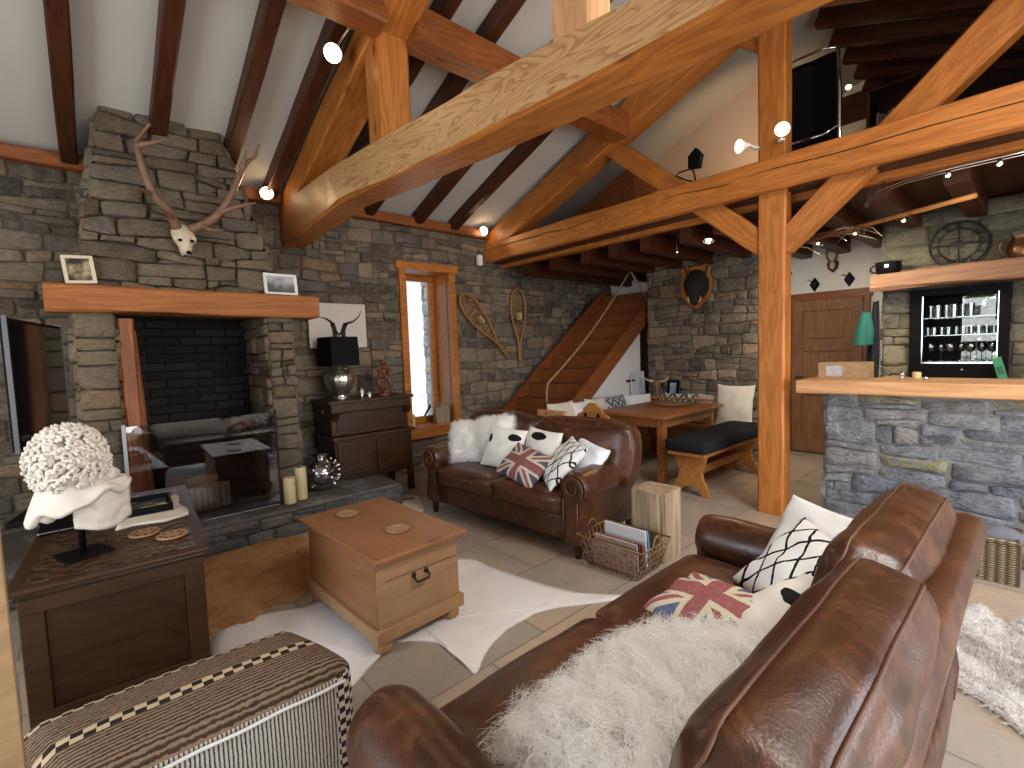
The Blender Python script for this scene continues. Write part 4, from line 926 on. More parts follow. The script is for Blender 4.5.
def lattice_mat(name, k=9., bg=(.80, .78, .74), wob=.05, th=.13):
    t = NT(name); n = t.n('ShaderNodeTexNoise', i_Vector=t.obj(), i_Scale=9., i_Detail=2.)
    s = t.n('ShaderNodeSeparateXYZ', i_0=t.obj()); ns = t.n('ShaderNodeSeparateXYZ', i_0=n.outputs['Color'])
    u = t.math('ADD', t.math('MULTIPLY', s.outputs[0], k*1.25), t.math('MULTIPLY', ns.outputs[0], wob*k)); v = t.math('ADD', t.math('MULTIPLY', s.outputs[2], k*.8), t.math('MULTIPLY', ns.outputs[1], wob*k))
    def line(e): return t.math('LESS_THAN', t.math('ABSOLUTE', t.math('SUBTRACT', t.math('FRACT', e), .5)), th/2)
    m = t.math('MAXIMUM', line(t.math('ADD', u, v)), line(t.math('SUBTRACT', u, v)))
    t.base(t.mix(m, bg, (.012, .011, .011))); t.bump(m, .5, .004); return t.set(.9, 0, .1)
def zigzag_mat(name, bg, fg, k=5., th=.3):
    t = NT(name); s = t.n('ShaderNodeSeparateXYZ', i_0=t.obj())
    tri = t.math('ABSOLUTE', t.math('SUBTRACT', t.math('MULTIPLY', t.math('FRACT', t.math('MULTIPLY', s.outputs[0], k)), 2.), 1.))
    e = t.math('FRACT', t.math('ADD', t.math('MULTIPLY', s.outputs[2], k*1.4), tri)); m = t.math('LESS_THAN', e, th)
    t.base(t.mix(m, bg, fg)); return t.set(.95, 0, .1)
def spot_mat(name, base, spots):
    t = NT(name); s = t.n('ShaderNodeSeparateXYZ', i_0=t.obj()); n = t.noise(t.obj(), 14, 3, .6); f = None
    for (x, z, rx, rz) in spots:
        e = t.math('ADD', t.math('POWER', t.math('ABSOLUTE', t.math('DIVIDE', t.math('SUBTRACT', s.outputs[0], x), rx)), 2.), t.math('POWER', t.math('ABSOLUTE', t.math('DIVIDE', t.math('SUBTRACT', s.outputs[2], z), rz)), 2.))
        m = t.math('LESS_THAN', t.math('ADD', e, t.math('MULTIPLY', t.math('SUBTRACT', n, .5), 1.2)), 1.); f = m if f is None else t.math('MAXIMUM', f, m)
    n2 = t.noise(t.obj((30, 30, 30)), 2, 3, .6); t.base(t.mix(f, t.mix(t.math('MULTIPLY', n2, .25), base, [x*.7 for x in base]), (.012, .011, .010))); t.bump(n2, .3, .004); return t.set(.85, 0, .15)
WHITE_HIDE = spot_mat('cowhide_two_spots', (.80, .77, .70), [(-.13, .06, .022, .04), (.12, .10, .06, .035), (.17, .0, .02, .02)])
WHITE_HIDE2 = spot_mat('cowhide_top_patch', (.78, .74, .66), [(-.02, .12, .085, .035)])
WHITE_HIDE3 = spot_mat('cowhide_side_spot', (.80, .75, .66), [(-.02, .06, .075, .032)])
FUR = NT('sheep_wool'); d_ = FUR.n('ShaderNodeBsdfDiffuse'); d_.inputs[0].default_value = (.96, .94, .90, 1); tr_ = FUR.n('ShaderNodeBsdfTranslucent'); tr_.inputs[0].default_value = (.98, .96, .93, 1)
mx_ = FUR.n('ShaderNodeMixShader', i_0=.45); FUR.l(d_.outputs[0], mx_.inputs[1]); FUR.l(tr_.outputs[0], mx_.inputs[2]); FUR.l(mx_.outputs[0], FUR.t.nodes['Material Output'].inputs[0])
FURM = FUR.m
AZ1 = -84.9
G1, G2 = 'cushions on the far leather sofa', 'cushions on the near leather sofa'
def fluffy(label, loc, az, lean, w, h, t, group, count, length, rad, curl, roll=0, seed=1, turns=1.5, droop=.15, clump=.5):
    o = cushion(label, M['fur'], loc, az, lean, w, h, t, group, roll, seed, 'sheepskin_cushion', .04)
    strands('fleece', o, o, count, length, rad, FURM, curl, droop, seed, clump=clump, turns=turns); return o
fluffy('white sheepskin cushion against the left arm of the far sofa', (2.62, 3.60, .47), AZ1+26, 22, .36, .38, .16, G1, 9000, .05, .0011, .35, seed=3)
fluffy('white sheepskin cushion in the back corner of the far sofa, highest of all', (2.74, 3.34, .56), AZ1+4, 16, .40, .34, .14, G1, 7000, .05, .0011, .35, seed=4, roll=-8)
def blob_spots(parent, spots, y=-1, mat=None):
    pass
cushion('white cowhide cushion with two black spots between sheepskin and flag cushion', WHITE_HIDE, (2.62, 3.16, .475), AZ1+4, 24, .42, .38, .15, G1, roll=4, seed=11)
cushion('white cowhide cushion with one black patch at its top edge behind the flag cushion', WHITE_HIDE2, (2.72, 2.80, .475), AZ1-6, 20, .40, .38, .14, G1, roll=3, seed=12)
cushion('union flag cushion in front on the far sofa', union_mat('flag_weave', .46, .32, (.018, .024, .06), (.22, .03, .025), (.62, .54, .42)), (2.46, 2.80, .475), AZ1+2, 48, .46, .32, .13, G1, roll=14, seed=13)
cushion('white cushion with black lattice lines on the far sofa', lattice_mat('lattice_cloth', 8.), (2.58, 2.56, .475), AZ1-34, 44, .40, .42, .13, G1, roll=6, seed=14)
cushion('plain white cushion beside the right arm of the far sofa', blotch('pale_print', (.78, .80, .82), (.5, .53, .58), 7, .62, .66, fine=.05), (2.77, 2.40, .49), AZ1-14, 30, .38, .32, .13, G1, roll=10, seed=15)
# near sofa
fluffy('big curly white sheepskin cushion in the foreground on the near sofa', (1.06, .87, .465), 180, 73, .72, .46, .14, G2, 26000, .09, .0010, .9, seed=7, turns=2., droop=.2, clump=.8)
cushion('cream cowhide cushion with a black spot wedged behind the fluffy cushion', WHITE_HIDE3, (1.55, .66, .48), 215, 62, .46, .38, .13, G2, roll=-6, seed=22)
cushion('union flag cushion with cream back lying on the near sofa seat', union_mat('flag_print', .44, .34, (.05, .075, .20), (.30, .045, .05), (.66, .58, .40)), (1.53, .84, .475), 240, 78, .42, .32, .14, G2, roll=-18, seed=23)
cushion('white cushion with black lattice lines leaning on the near sofa', lattice_mat('lattice_cloth_bold', 8.5, th=.13), (1.86, .69, .46), 240, 46, .46, .40, .14, G2, roll=12, seed=24)
cushion('plain white cushion in the far corner of the near sofa', M['white'], (2.08, .64, .46), 246, 34, .48, .40, .14, G2, roll=2, seed=25)
# ------------------------------------------------------------------ blanket chest
ch = thing('blanket_chest', 'waxed pine blanket chest used as coffee table on the white hide', 'chest', (1.222, 2.585, 0), radians(2.5)); wp = M['wood_pine']
MB().box(-.249, .25, -.415, .415, .10, .487).build('body', wp, ch, bevel=.004); MB().box(-.253, -.247, -.412, .415, .12, .487).build('side_board', M['wood_pine_long'], ch); MB().box(.247, .253, -.412, .415, .12, .487).build('side_board', M['wood_pine_long'], ch)
MB().box(-.283, .283, -.475, .475, .487, .517)  .build('lid', M['wood_pine_long'], ch, bevel=.010, seg=3)
b = MB()
for x0, x1, y0, y1 in ((-.27, .27, -.435, -.412), (-.27, .27, .412, .435), (-.27, -.247, -.435, .435), (.247, .27, -.435, .435)): b.box(x0, x1, y0, y1, .07, .14)
b.build('plinth', wp, ch, bevel=.006)
for sx in (-1, 1):
    for sy in (-1, 1): MB().lathe([(0, 0), (.035, 0), (.052, .02), (.052, .05), (.04, .075), (0, .075)], 16, c=(sx*.21, sy*.375, 0)).build('bun_foot', wp, ch, smooth=True, angle=40)
for sy in (-1, 1):
    hd = MB().tube([(-.038, sy*.422, .35), (-.044, sy*.44, .338), (-.036, sy*.448, .322), (.036, sy*.448, .322), (.044, sy*.44, .338), (.038, sy*.422, .35)], .006, 8)
    hd.ball((-.038, sy*.418, .352), (.014, .008, .014), 6).ball((.038, sy*.418, .352), (.014, .008, .014), 6); hd.build('handle', M['iron'], ch, smooth=True)
MB().box(-.2515, -.249, -.13, -.07, .435, .475).build('lock_mark', M['black_matt'], ch)
MB().tube([(-.2, -.4165, .372), (.0, -.4165, .37), (.24, -.4165, .366)], .0015, 4).build('board_joint', M['wood_oak'], ch)
for (x, y, lab) in ((1.155, 2.87, 'carved round wooden mat near the far end of the pine chest'), (1.245, 2.40, 'carved round wooden mat nearer the handle end of the pine chest')):
    ck = thing('table_mat', lab, 'mat', (x, y, .5185), group='mats on the pine chest')
    MB().lathe([(0, 0), (.058, 0), (.066, .005), (.066, .011), (.052, .012), (.05, .009), (0, .009)], 28).build('disc', M['wood_light'], ck, smooth=True, angle=35)
    b = MB()
    for k in range(6): b.lathe([(0, 0), (.012, 0), (.012, .003), (0, .003)], 10, c=(.033*cos(k*pi/3), .033*sin(k*pi/3), .009))
    b.lathe([(0, 0), (.013, 0), (.013, .003), (0, .003)], 10, c=(0, 0, .009)); b.build('carving', M['wood_pine'], ck)
# ------------------------------------------------------------------ kilim pouf
t = NT('kilim_weave'); s = t.n('ShaderNodeSeparateXYZ', i_0=t.obj()); X, Y, Z = s.outputs
n = t.noise(t.obj((1, 1, 1)), 45, 3, .7); big = t.noise(t.obj(), 5, 2)
fr = lambda e: t.math('FRACT', e); mul = lambda a, k: t.math('MULTIPLY', a, k); sub = lambda a, k: t.math('SUBTRACT', a, k)
wav = t.math('ADD', mul(Y, 66.), mul(n, 1.1)); st1 = t.ramp(fr(wav), [(.35, (0, 0, 0)), (.6, (1, 1, 1))])
top = t.mix(st1, t.mix(big, (.028, .02, .016), (.085, .054, .032)), (.25, .17, .11))
def band(c, hw, k=17.):
    inb = t.math('LESS_THAN', t.math('ABSOLUTE', sub(Y, c)), hw)
    chk = t.math('LESS_THAN', fr(t.math('ADD', mul(X, k), mul(t.math('GREATER_THAN', Y, c), .5))), .52); return inb, chk
i1, c1 = band(-.01, .022); top = t.mix(i1, top, t.mix(c1, (.03, .022, .018), (.52, .40, .25)))
i2, c2 = band(.15, .014, 20.); top = t.mix(i2, top, t.mix(c2, (.03, .022, .018), (.52, .40, .25)))
fs_ = t.ramp(fr(t.math('ADD', mul(X, 84.), mul(n, .5))), [(.30, (0, 0, 0)), (.5, (1, 1, 1))]); front = t.mix(fs_, (.05, .05, .055), (.56, .53, .47))
front = t.mix(t.math('GREATER_THAN', X, .33), front, t.mix(t.math('GREATER_THAN', t.math('MULTIPLY', t.math('SINE', mul(Z, 150.)), t.math('SINE', mul(X, 140.))), 0.), (.03, .03, .03), (.62, .58, .5)))
t.base(t.mix(t.math('LESS_THAN', Z, t.math('ADD', mul(Y, .35), .455)), top, t.mix(t.math('LESS_THAN', Y, -.15), top, front)))
t.bump(t.math('ADD', n, st1), .6, .006); t.set(.95, 0, .1)
pf = thing('pouf', 'striped black and cream kilim pouf in front of the oak chest', 'pouf', (.245, 1.83, 0), radians(-1))
pf_mb = MB().rbox((0, 0, .214), (.39, .205, .214), .06, 20, bulge=.018, nz=.012, seed=4)
pf_mb.v = [(x-.28*(y+.24)+.03, y, z) for x, y, z in pf_mb.v]; pf_mb.build('cushion_body', t.m, pf, smooth=True)
MB().tube([(-.36+.72*i/20, -.226+.003*sin(i), .372+.004*noise.noise(Vector((i, 0, 0)))) for i in range(21)], .0055, 6).build('seam_cord', M['white'], pf, smooth=True)
# ------------------------------------------------------------------ hides on the floor
def hide(name, label, pts, mat, z=.004, th=.008, sub=3, wav=.012, cat='rug', fur=None, group=None, seed=0):
    P = [Vector((x, y, 0)) for x, y in pts]; n = len(P); out = []
    for i in range(n):
        p0, p1, p2, p3 = P[i-1], P[i], P[(i+1) % n], P[(i+2) % n]
        for j in range(sub):
            t = j/sub; q = .5*((2*p1)+(p2-p0)*t+(2*p0-5*p1+4*p2-p3)*t*t+(3*p1-p0-3*p2+p3)*t**3)
            q += Vector((noise.noise(q*9+Vector((seed, 0, 0))), noise.noise(q*9+Vector((0, seed, 5))), 0))*wav; out.append(q)
    c = sum(out, Vector())/len(out); b = MB(); vs = [c+Vector((0, 0, z+th))]; m = len(out); rings = (.35, .7, .93, 1.)
    for k, r in enumerate(rings):
        for q in out:
            p = c+(q-c)*r; p.z = z+(th*(1 if k < 3 else .35))+.003*noise.noise(p*7); vs.append(p)
    for q in out: vs.append(Vector((q.x, q.y, .0005)))
    fs = [(0, 1+i, 1+(i+1) % m) for i in range(m)]
    for k in range(4): fs += [(1+k*m+i, 1+(k+1)*m+i, 1+(k+1)*m+(i+1) % m, 1+k*m+(i+1) % m) for i in range(m)]
    b.add(vs, fs); o = b.build(name, mat, smooth=True); tag(o, label, cat, group)
    if fur: strands('hair', o, o, fur[0], fur[1], fur[2], fur[3], .15, .5, seed+2, pts=5, clump=.75, keep=lambda p, N: N.z > .3)
    return o
hide('hide_rug', 'white cowhide rug spread under the pine chest', [(.38, 2.75), (.42, 3.0), (.53, 3.08), (.72, 3.02), (.93, 2.93), (1.2, 3.1), (1.66, 3.05), (1.98, 2.76), (2.0, 2.56), (2.07, 2.16), (2.16, 1.88), (2.34, 1.63), (2.11, 1.74), (1.88, 1.88), (1.66, 1.90), (1.48, 1.86), (1.33, 1.78), (1.25, 1.74), (1.26, 1.86), (1.26, 2.06), (1.1, 2.22), (.93, 2.13), (.76, 2.06), (.65, 2.16), (.52, 2.2), (.42, 2.4)], M['cowhide'], seed=1)
hide('hide_rug', 'ginger brown hide rug between hearth and oak chest', [(.15, 4.15), (.85, 4.18), (1.24, 4.08), (1.2, 3.62), (.94, 3.1), (.75, 3.12), (.65, 3.02), (.53, 3.0), (.41, 3.03), (.20, 3.2), (.1, 3.7)], M['hide_orange'], z=.014, seed=2, fur=(16000, .04, .0013, blotch('ginger_hair', (.62, .36, .16), (.30, .13, .045), 5, .45, .8, fine=.2)), wav=.05)
hide('hide_rug', 'shaggy grey and white reindeer hide on the floor behind the near sofa', [(2.72, .25), (3.11, .30), (3.40, .27), (3.55, .21), (3.45, .14), (3.33, .09), (3.50, .05), (3.55, -.05), (3.3, -.28), (2.75, -.22), (2.5, -.06), (2.55, .05), (2.63, .16)], M['hide_grey'], th=.02, seed=3, fur=(9000, .045, .0012, M['hide_grey']), wav=.03)
cr_ = hide('hide_rug', 'small cream hide with a dark line lying between pine chest and cupboard', [(2.11, 4.6), (2.33, 4.62), (2.52, 4.4), (2.46, 4.18), (2.28, 3.9), (2.15, 4.06), (2.12, 4.3)], M['cream'], seed=4)
MB().tube([(2.2, 4.4, .016), (2.28, 4.33, .016), (2.34, 4.36, .016), (2.44, 4.3, .016)], .006, 5).build('dark_line', M['black'], cr_)
# ------------------------------------------------------------------ stump stool and magazine basket
su = thing('stump_stool', 'square weathered timber block stool beside the far sofa', 'stool', (2.985, 1.835, 0), radians(3))
def stf(u, v):
    a = 2*pi*u; c, s_ = cos(a), sin(a); e = .22; x = math.copysign(abs(c)**e, c); y = math.copysign(abs(s_)**e, s_)
    r = 1-.05*abs(noise.noise(Vector((c*3.3, s_*3.3, v*.5))))*2.2-.035*(abs(sin(a*5.5+1))**8)
    return (x*.135*r, y*.135*r, .485*v)
b = MB(); b.grid(stf, 72, 10); b.add([stf(i/72, 1) for i in range(72)], [tuple(range(72))]); b.add([stf(i/72, 0) for i in range(72)], [tuple(range(72))[::-1]])
so_ = b.build('block', M['wood_stump'], su, smooth=True, angle=35); so_.data.transform(Matrix())
bs = thing('wire_basket', 'wire basket full of magazines between far sofa and stump stool', 'basket', (2.655, 1.89, 0), radians(3))
b = MB(); w0, w1, l0, l1, hz = .135, .185, .19, .255, .205
def wp_(fx, fy, t): return (fx*(w0+(w1-w0)*t), fy*(l0+(l1-l0)*t), .008+hz*t)
for sgn in (-1, 1):
    for i in range(9):
        k = -1+2*i/8; b.tube([wp_(k, sgn, 0), wp_(k, sgn, 1)], .0035, 5)
    for i in range(11):
        k = -1+2*i/10; b.tube([wp_(sgn, k, 0), wp_(sgn, k, 1)], .0035, 5)
for t_ in (0, .25, .5, .75): b.tube([wp_(-1, -1, t_), wp_(1, -1, t_), wp_(1, 1, t_), wp_(-1, 1, t_)], .004, 5, closed=True)
for i in range(7): b.tube([wp_(-1+i/3, -1, 0), wp_(-1+i/3, 1, 0)], .003, 5)
wire = plain('rusty_wire', (.26, .15, .07), .6, .3, var=.3)
b.build('wire_mesh', wire, bs, smooth=True); MB().tube([wp_(-1, -1, 1), wp_(1, -1, 1), wp_(1, 1, 1), wp_(-1, 1, 1)], .007, 6, closed=True).build('rim', wire, bs, smooth=True)
for sgn in (1, -1): MB().tube([(.05*cos(a), sgn*l1, .21+.065*sin(a)) for a in [pi*i/10 for i in range(11)]], .006, 6).build('handle', wire, bs, smooth=True)
R = random.Random(3)
cols = [(.42, .26, .20), (.10, .34, .52), (.72, .72, .72), (.30, .06, .05), (.06, .06, .09), (.45, .33, .24), (.40, .09, .07), (.5, .52, .55)]
labs = ['brown patterned magazine nearest the front inside the wire basket', 'pale blue magazine standing at the back of the wire basket', 'white magazine next to the pale blue one in the wire basket', 'dark red magazine in the wire basket', 'black magazine in the wire basket', 'tan magazine in the wire basket', 'bright red magazine in the wire basket', 'light grey magazine in the wire basket']
order = [0, 3, 5, 4, 6, 7, 2, 1]
for j, k in enumerate(order):
    c = cols[k]; t = NT('magazine_cover'); nn = t.noise(t.obj((1, 1, 1), (k*3., 0, 0)), 60, 2); t.base(t.mix(t.ramp(nn, [(.5, (0, 0, 0)), (.53, (1, 1, 1))], 'CONSTANT'), c, [min(1, x*.3+.06+.25*(k % 2)) for x in c]) if k not in (1, 2) else c); t.set(.3, 0, .5)
    h = .19+(.06 if k in (1, 2) else R.uniform(-.03, .005)); o = MB().box(-.006, .006, -.17+R.uniform(0, .02), .17, 0, h).build('magazine', t.m, bevel=.003)
    o.matrix_world = T(2.655-.105+.029*j, 1.89+R.uniform(-.015, .015), .016) @ RZ(3+R.uniform(-2, 2)) @ RY(-6+R.uniform(-4, 3)); tag(o, labs[k], 'magazine', 'magazines in the wire basket')
# pale upright and floor at the picture's left edge
up_ = thing('wooden_upright', 'pale pine upright board at the left edge beside the kilim pouf', 'board', (-.215, 1.58, 0))
MB().box(-.045, .045, -.016, .016, .02, 1.7).build('board', M['wood_light'], up_, bevel=.004); MB().box(-.07, .07, -.06, .06, 0, .03).build('foot', M['wood_light'], up_, bevel=.004)
MB().box(-.047, -.038, -.02, .0, .05, 1.65).build('glass_edge', M['glass_clear'], up_)
# ------------------------------------------------------------------ staircase along the fireplace wall
sr = thing('staircase', 'steep reddish wooden staircase rising along the stone wall behind the far sofa', 'staircase', (3.55, 4.5, 0))
so3 = sr.location
def sz(x): return .9+.777*(x-4.7)
def stringer(y0, y1, xe, nm):
    xs = 3.50; b = MB()
    b.prism([(xs-3.55, 0), (xs+.34-3.55, 0), (xe-3.55, sz(xe)-.30), (xe-3.55, sz(xe)), (xs-3.55, max(.02, sz(xs)))], y0-4.5, y1-4.5, 'y'); return b.build(nm, M['wood_stair'], sr, bevel=.006)
M['wood_stair'] = wood('stair_larch', (.11, .030, .008), (.26, .082, .022), rings=3, rough=.4, bump=.1)
stringer(3.97, 4.02, 6.52, 'stringer'); stringer(5.08, 5.13, 6.75, 'stringer')
for i in range(12):
    x = 3.62+i*.252; z = sz(x)-.02
    MB().box(x-3.55, x+.27-3.55, 4.02-4.5, 5.08-4.5, z-.045, z).build('tread', M['wood_stair'], sr, bevel=.004)
    MB().box(x+.235-3.55, x+.255-3.55, 4.02-4.5, 5.08-4.5, z, z+.16).build('riser', M['wood_stair'], sr)
struct(MB().box(6.56, XF, 4.0, YW, 2.18, 2.26).build('floor_landing', M['wood_stair']))
rp = thing('rope_handrail', 'pale rope handrail hung along the open side of the staircase', 'handrail', (4.12, 3.99, .86))
def Q(x, y, z): return (x-4.12, y-3.99, z-.86)
b = MB(); pts = [Q(4.115, 3.99, .86), Q(4.12, 3.99, 1.0), Q(4.15, 3.99, 1.10)]+[Q(4.15+1.75*t, 3.99, 1.10+1.48*t-.10*sin(pi*t)) for t in [i/14 for i in range(1, 15)]]
b.tube(pts, .013, 8); b.build('rope', M['rope'], rp, smooth=True)
MB().tube([Q(5.9, 3.99, 2.585), Q(6.15, 3.99, 2.36), Q(6.46, 3.99, 2.08)], .015, 8).build('rope', M['rope'], rp, smooth=True)
MB().ball(Q(5.9, 3.99, 2.59), .025, 8).build('hook', M['iron'], rp, smooth=True)
# ------------------------------------------------------------------ snowshoes
def snowshoe(label, tip, tail, w, seed):
    t3, b3 = Vector(tip), Vector(tail); t = thing('snowshoe', label, 'snowshoe', tail, group='snowshoes on the stone wall'); L = (t3-b3).length
    ax = (t3-b3).normalized(); sd = Vector((0, 1, 0)).cross(ax).normalized(); nn = sd.cross(ax)
    def P(s, u, d=0.): return ax*(s*L)+sd*(u*w/2)+Vector((0, -1, 0))*d
    def hw(s):
        if s < .28: return .10+.12*s
        k = (s-.28)/.72; return (.13+.87*sin(min(1, k*1.55)*pi/2)) if k < .65 else sqrt(max(0, 1-((k-.65)/.35)**2))
    N = 30; MB().tube([P(i/N, hw(i/N), .025) for i in range(N+1)]+[P(1-i/N, -hw(1-i/N), .025) for i in range(1, N+1)], .013, 8).build('frame', M['snowshoe'], t, smooth=True)
    b = MB()
    for s in (.44, .74): b.tube([P(s, -hw(s), .025), P(s, hw(s), .025)], .011, 6)
    b.build('crossbar', M['snowshoe'], t, smooth=True)
    b = MB()
    for i in range(13):
        s = .32+.62*i/12
        for q in (-1, 1):
            e = s+.13*q; e2 = max(.28, min(.985, e)); b.tube([P(s, -hw(s), .025), P(e2, hw(e2), .025)], .0032, 4)
    b.build('lacing', M['snowshoe'], t)
    MB().box(-.05, .05, -.012, .012, -.055, .055, mat=Matrix.Translation(P(.62, 0, .035)) @ ax.to_track_quat('Z', 'Y').to_matrix().to_4x4()).build('binding', plain('tan_leather_strap', (.55, .40, .2), .7), t, bevel=.006)
snowshoe('slanting wooden snowshoe on the stone wall, left one of the pair', (3.80, 5.235, 2.27), (4.60, 5.235, 1.42), .27, 1)
snowshoe('upright wooden snowshoe on the stone wall, right one of the pair', (4.83, 5.235, 2.42), (4.84, 5.235, 1.33), .29, 2)
tag(MB().box(4.10, 4.17, 5.18, 5.235, 2.68, 2.82).build('motion_sensor', M['white'], bevel=.006), 'small white plastic box on the wall under the end of the far tie beam', 'sensor')
# ------------------------------------------------------------------ dining corner
wt = M['wood_table']
tb_ = thing('dining_table', 'brown wooden dining table in the corner under the boar head', 'table', (5.12, 3.06, 0))
MB().box(-.67, .70, -.45, .45, .728, .76).build('tabletop', wt, tb_, bevel=.006)
b = MB(); b.box(-.58, .58, -.37, -.345, .62, .728).box(-.58, .58, .345, .37, .62, .728).box(-.58, -.555, -.37, .37, .62, .728).box(.555, .58, -.37, .37, .62, .728); b.build('apron', wt, tb_)
for sx in (-1, 1):
    for sy in (-1, 1): MB().box(sx*.55-.04, sx*.55+.04, sy*.335-.04, sy*.335+.04, 0, .728).build('leg', wt, tb_, bevel=.006)
tag(MB().lathe([(0, 0), (.12, 0), (.17, .012), (.175, .018), (.12, .01), (0, .008)], 28, c=(5.35, 3.05, .7605)).build('platter', M['wood_light'], smooth=True, angle=40), 'flat pale platter on the dining table', 'platter')
wb = M['wood_bench']
bn = thing('dining_bench', 'pine bench with a long charcoal pad at the near side of the dining table', 'bench', (5.06, 2.33, 0))
MB().box(-.72, .76, -.19, .20, .405, .44).build('seat_board', wb, bn, bevel=.005)
MB().rbox((.02, .0, .505), (.76, .225, .062), .03, 10, bulge=.012, nz=.008, seed=3).build('seat_pad', M['charcoal'], bn, smooth=True)
def trestle(x):
    h = [(.17, .405), (.15, .33), (.115, .25), (.13, .17), (.175, .09), (.195, .0), (.12, .0), (.09, .06), (.04, .085), (.0, .09)]
    return [(-a, z) for a, z in h[::-1]][1:][::-1][::-1] and [(a, z) for a, z in h]+[(-a, z) for a, z in h[::-1]][1:]
for x in (-.62, .56): MB().prism(trestle(x), x-.02, x+.02, 'x').build('leg', wb, bn, bevel=.004)
MB().box(-.62, .56, -.015, .015, .17, .25).build('stretcher', wb, bn, bevel=.004)
cn = thing('corner_bench', 'pine corner bench running round the dining table under boar wall and stair', 'bench', (5.0, 3.95, 0))
def K(*v): x0, x1, y0, y1, z0, z1 = v; return (x0-5.0, x1-5.0, y0-3.95, y1-3.95, z0, z1)
MB().box(*K(4.0, 6.14, 3.58, 3.96, .40, .45)).box(*K(5.72, 6.14, 2.46, 3.6, .40, .45)).build('seat_board', wb, cn, bevel=.004)
MB().box(*K(4.02, 6.14, 3.64, 3.66, 0, .40)).box(*K(5.80, 5.82, 2.48, 3.64, 0, .40)).build('front_board', wb, cn)
MB().box(*K(4.0, 6.14, 3.955, 3.985, .45, .74)).box(*K(6.10, 6.135, 2.46, 3.9, .45, .76)).build('backrest', wb, cn, bevel=.004)
MB().box(*K(3.95, 4.0, 3.56, 3.99, 0, .80)).build('end_panel', M['wood_counter'], cn, bevel=.008)
MB().box(*K(6.0, 6.14, 2.46, 3.9, .76, .785)).build('ledge', wb, cn, bevel=.004)
G3 = 'cushions on the corner bench'
shag = cushion('shaggy cream cushion at the left end of the corner bench', M['cream'], (4.25, 3.80, .455), 0, 14, .46, .42, .14, G3, seed=31); strands('fringe', shag, shag, 2200, .03, .0014, M['cream'], .3, .3, 5)
cushion('ruffled white cushion next to the shaggy cream one on the corner bench', plain('ruffled_linen', (.74, .70, .64), .9, var=.2, scale=26, bump=1.), (4.62, 3.80, .455), 6, 14, .44, .40, .14, G3, seed=32)
cushion('ruffled cream cushion before the grey zigzag one on the corner bench', plain('ruffled_linen_cream', (.66, .60, .52), .9, var=.25, scale=26, bump=1.), (4.92, 3.80, .455), -4, 14, .42, .41, .14, G3, seed=33)
cushion('grey cushion with white zigzag beside the ruffled ones on the corner bench', zigzag_mat('zigzag_grey', (.13, .13, .14), (.66, .64, .60), 7, .28), (5.30, 3.80, .455), 2, 12, .5, .40, .13, G3, seed=34)
cushion('plain white cushion in the corner of the corner bench', M['white'], (5.80, 3.78, .455), -20, 14, .46, .38, .14, G3, seed=35)
cushion('long grey cushion with white zigzag against the boar wall', zigzag_mat('zigzag_dark', (.12, .115, .12), (.62, .60, .56), 6, .32), (6.0, 3.34, .455), -90, 12, .62, .40, .13, G3, seed=36)
cushion('plain greyish pink cushion between the zigzag one and the big beige one', plain('dusty_linen', (.42, .35, .30), .9), (6.0, 2.92, .455), -90, 12, .36, .40, .13, G3, seed=37)
big_ = cushion('big square beige cushion at the right end of the corner bench', plain('big_beige', (.66, .58, .48), .9, var=.08), (5.93, 2.56, .455), -88, 12, .46, .54, .15, G3, seed=38)
chr_ = thing('dining_chair', 'pine dining chair with a carved pierced back behind the far sofa', 'chair', (4.10, 3.14, 0), radians(-90))
cb_ = []
half = [(.0, .93), (.05, .925), (.075, .895), (.10, .88), (.125, .865), (.12, .835), (.20, .80), (.215, .76), (.15, .62), (.11, .45)]
MB().prism([(-a, z) for a, z in half[1:]][::-1][::-1][::-1]+[(a, z) for a, z in half], -.17-.02, -.17+.01, 'y').build('backrest', M['wood_bench'], chr_, bevel=.006)
b = MB()
for sx in (-1, 1): b.prism([(sx*.085+.018*cos(a), .80+.022*sin(a)) for a in [2*pi*i/12 for i in range(12)]], -.195, -.155, 'y')
b.prism([(.0+.03*cos(a), .72+.018*sin(a)) for a in [2*pi*i/12 for i in range(12)]], -.195, -.155, 'y'); b.build('pierced_opening', M['black_matt'], chr_)
MB().box(-.21, .21, -.2, .2, .425, .455).build('seat', M['wood_bench'], chr_, bevel=.01)
for sx in (-1, 1):
    for sy in (-1, 1): MB().tube([(sx*.15, sy*.14, .43), (sx*.19, sy*.18, 0)], [.02, .016], 8).build('leg', M['wood_bench'], chr_, smooth=True, angle=50)
picture('picture_frame', 'small black framed photograph on the bench ledge under the boar head', (6.06, 3.44, .785), radians(90-180), .17, .23, 8, M['black'], .032, print_mat('holiday_print', [(.35, (.5, .5, .52)), (.55, (.12, .18, .35)), (.7, (.6, .55, .45))], 8))
hk = thing('bull_skull', 'small dark ornament shaped as a bull head with pale horns on the bench ledge', 'ornament', (6.06, 3.68, .785))
MB().lathe([(0, 0), (.05, 0), (.05, .02), (.02, .03), (.025, .08), (.05, .14), (.06, .2), (.03, .235), (0, .24)], 14).build('head', M['antler'], hk, smooth=True)
b = MB()
for s_ in (-1, 1): b.tube([(0, s_*.04, .21), (-.01, s_*.10, .215), (-.02, s_*.16, .235), (-.02, s_*.20, .275)], [.018, .016, .012, .004], 8)
b.build('horns', M['bone'], hk, smooth=True)
tag(MB().box(5.82, 6.0, 4.00, 4.035, .995, 1.02).build('wall_shelf', M['black'], bevel=.003), 'tiny black shelf on the white stair panel', 'shelf')
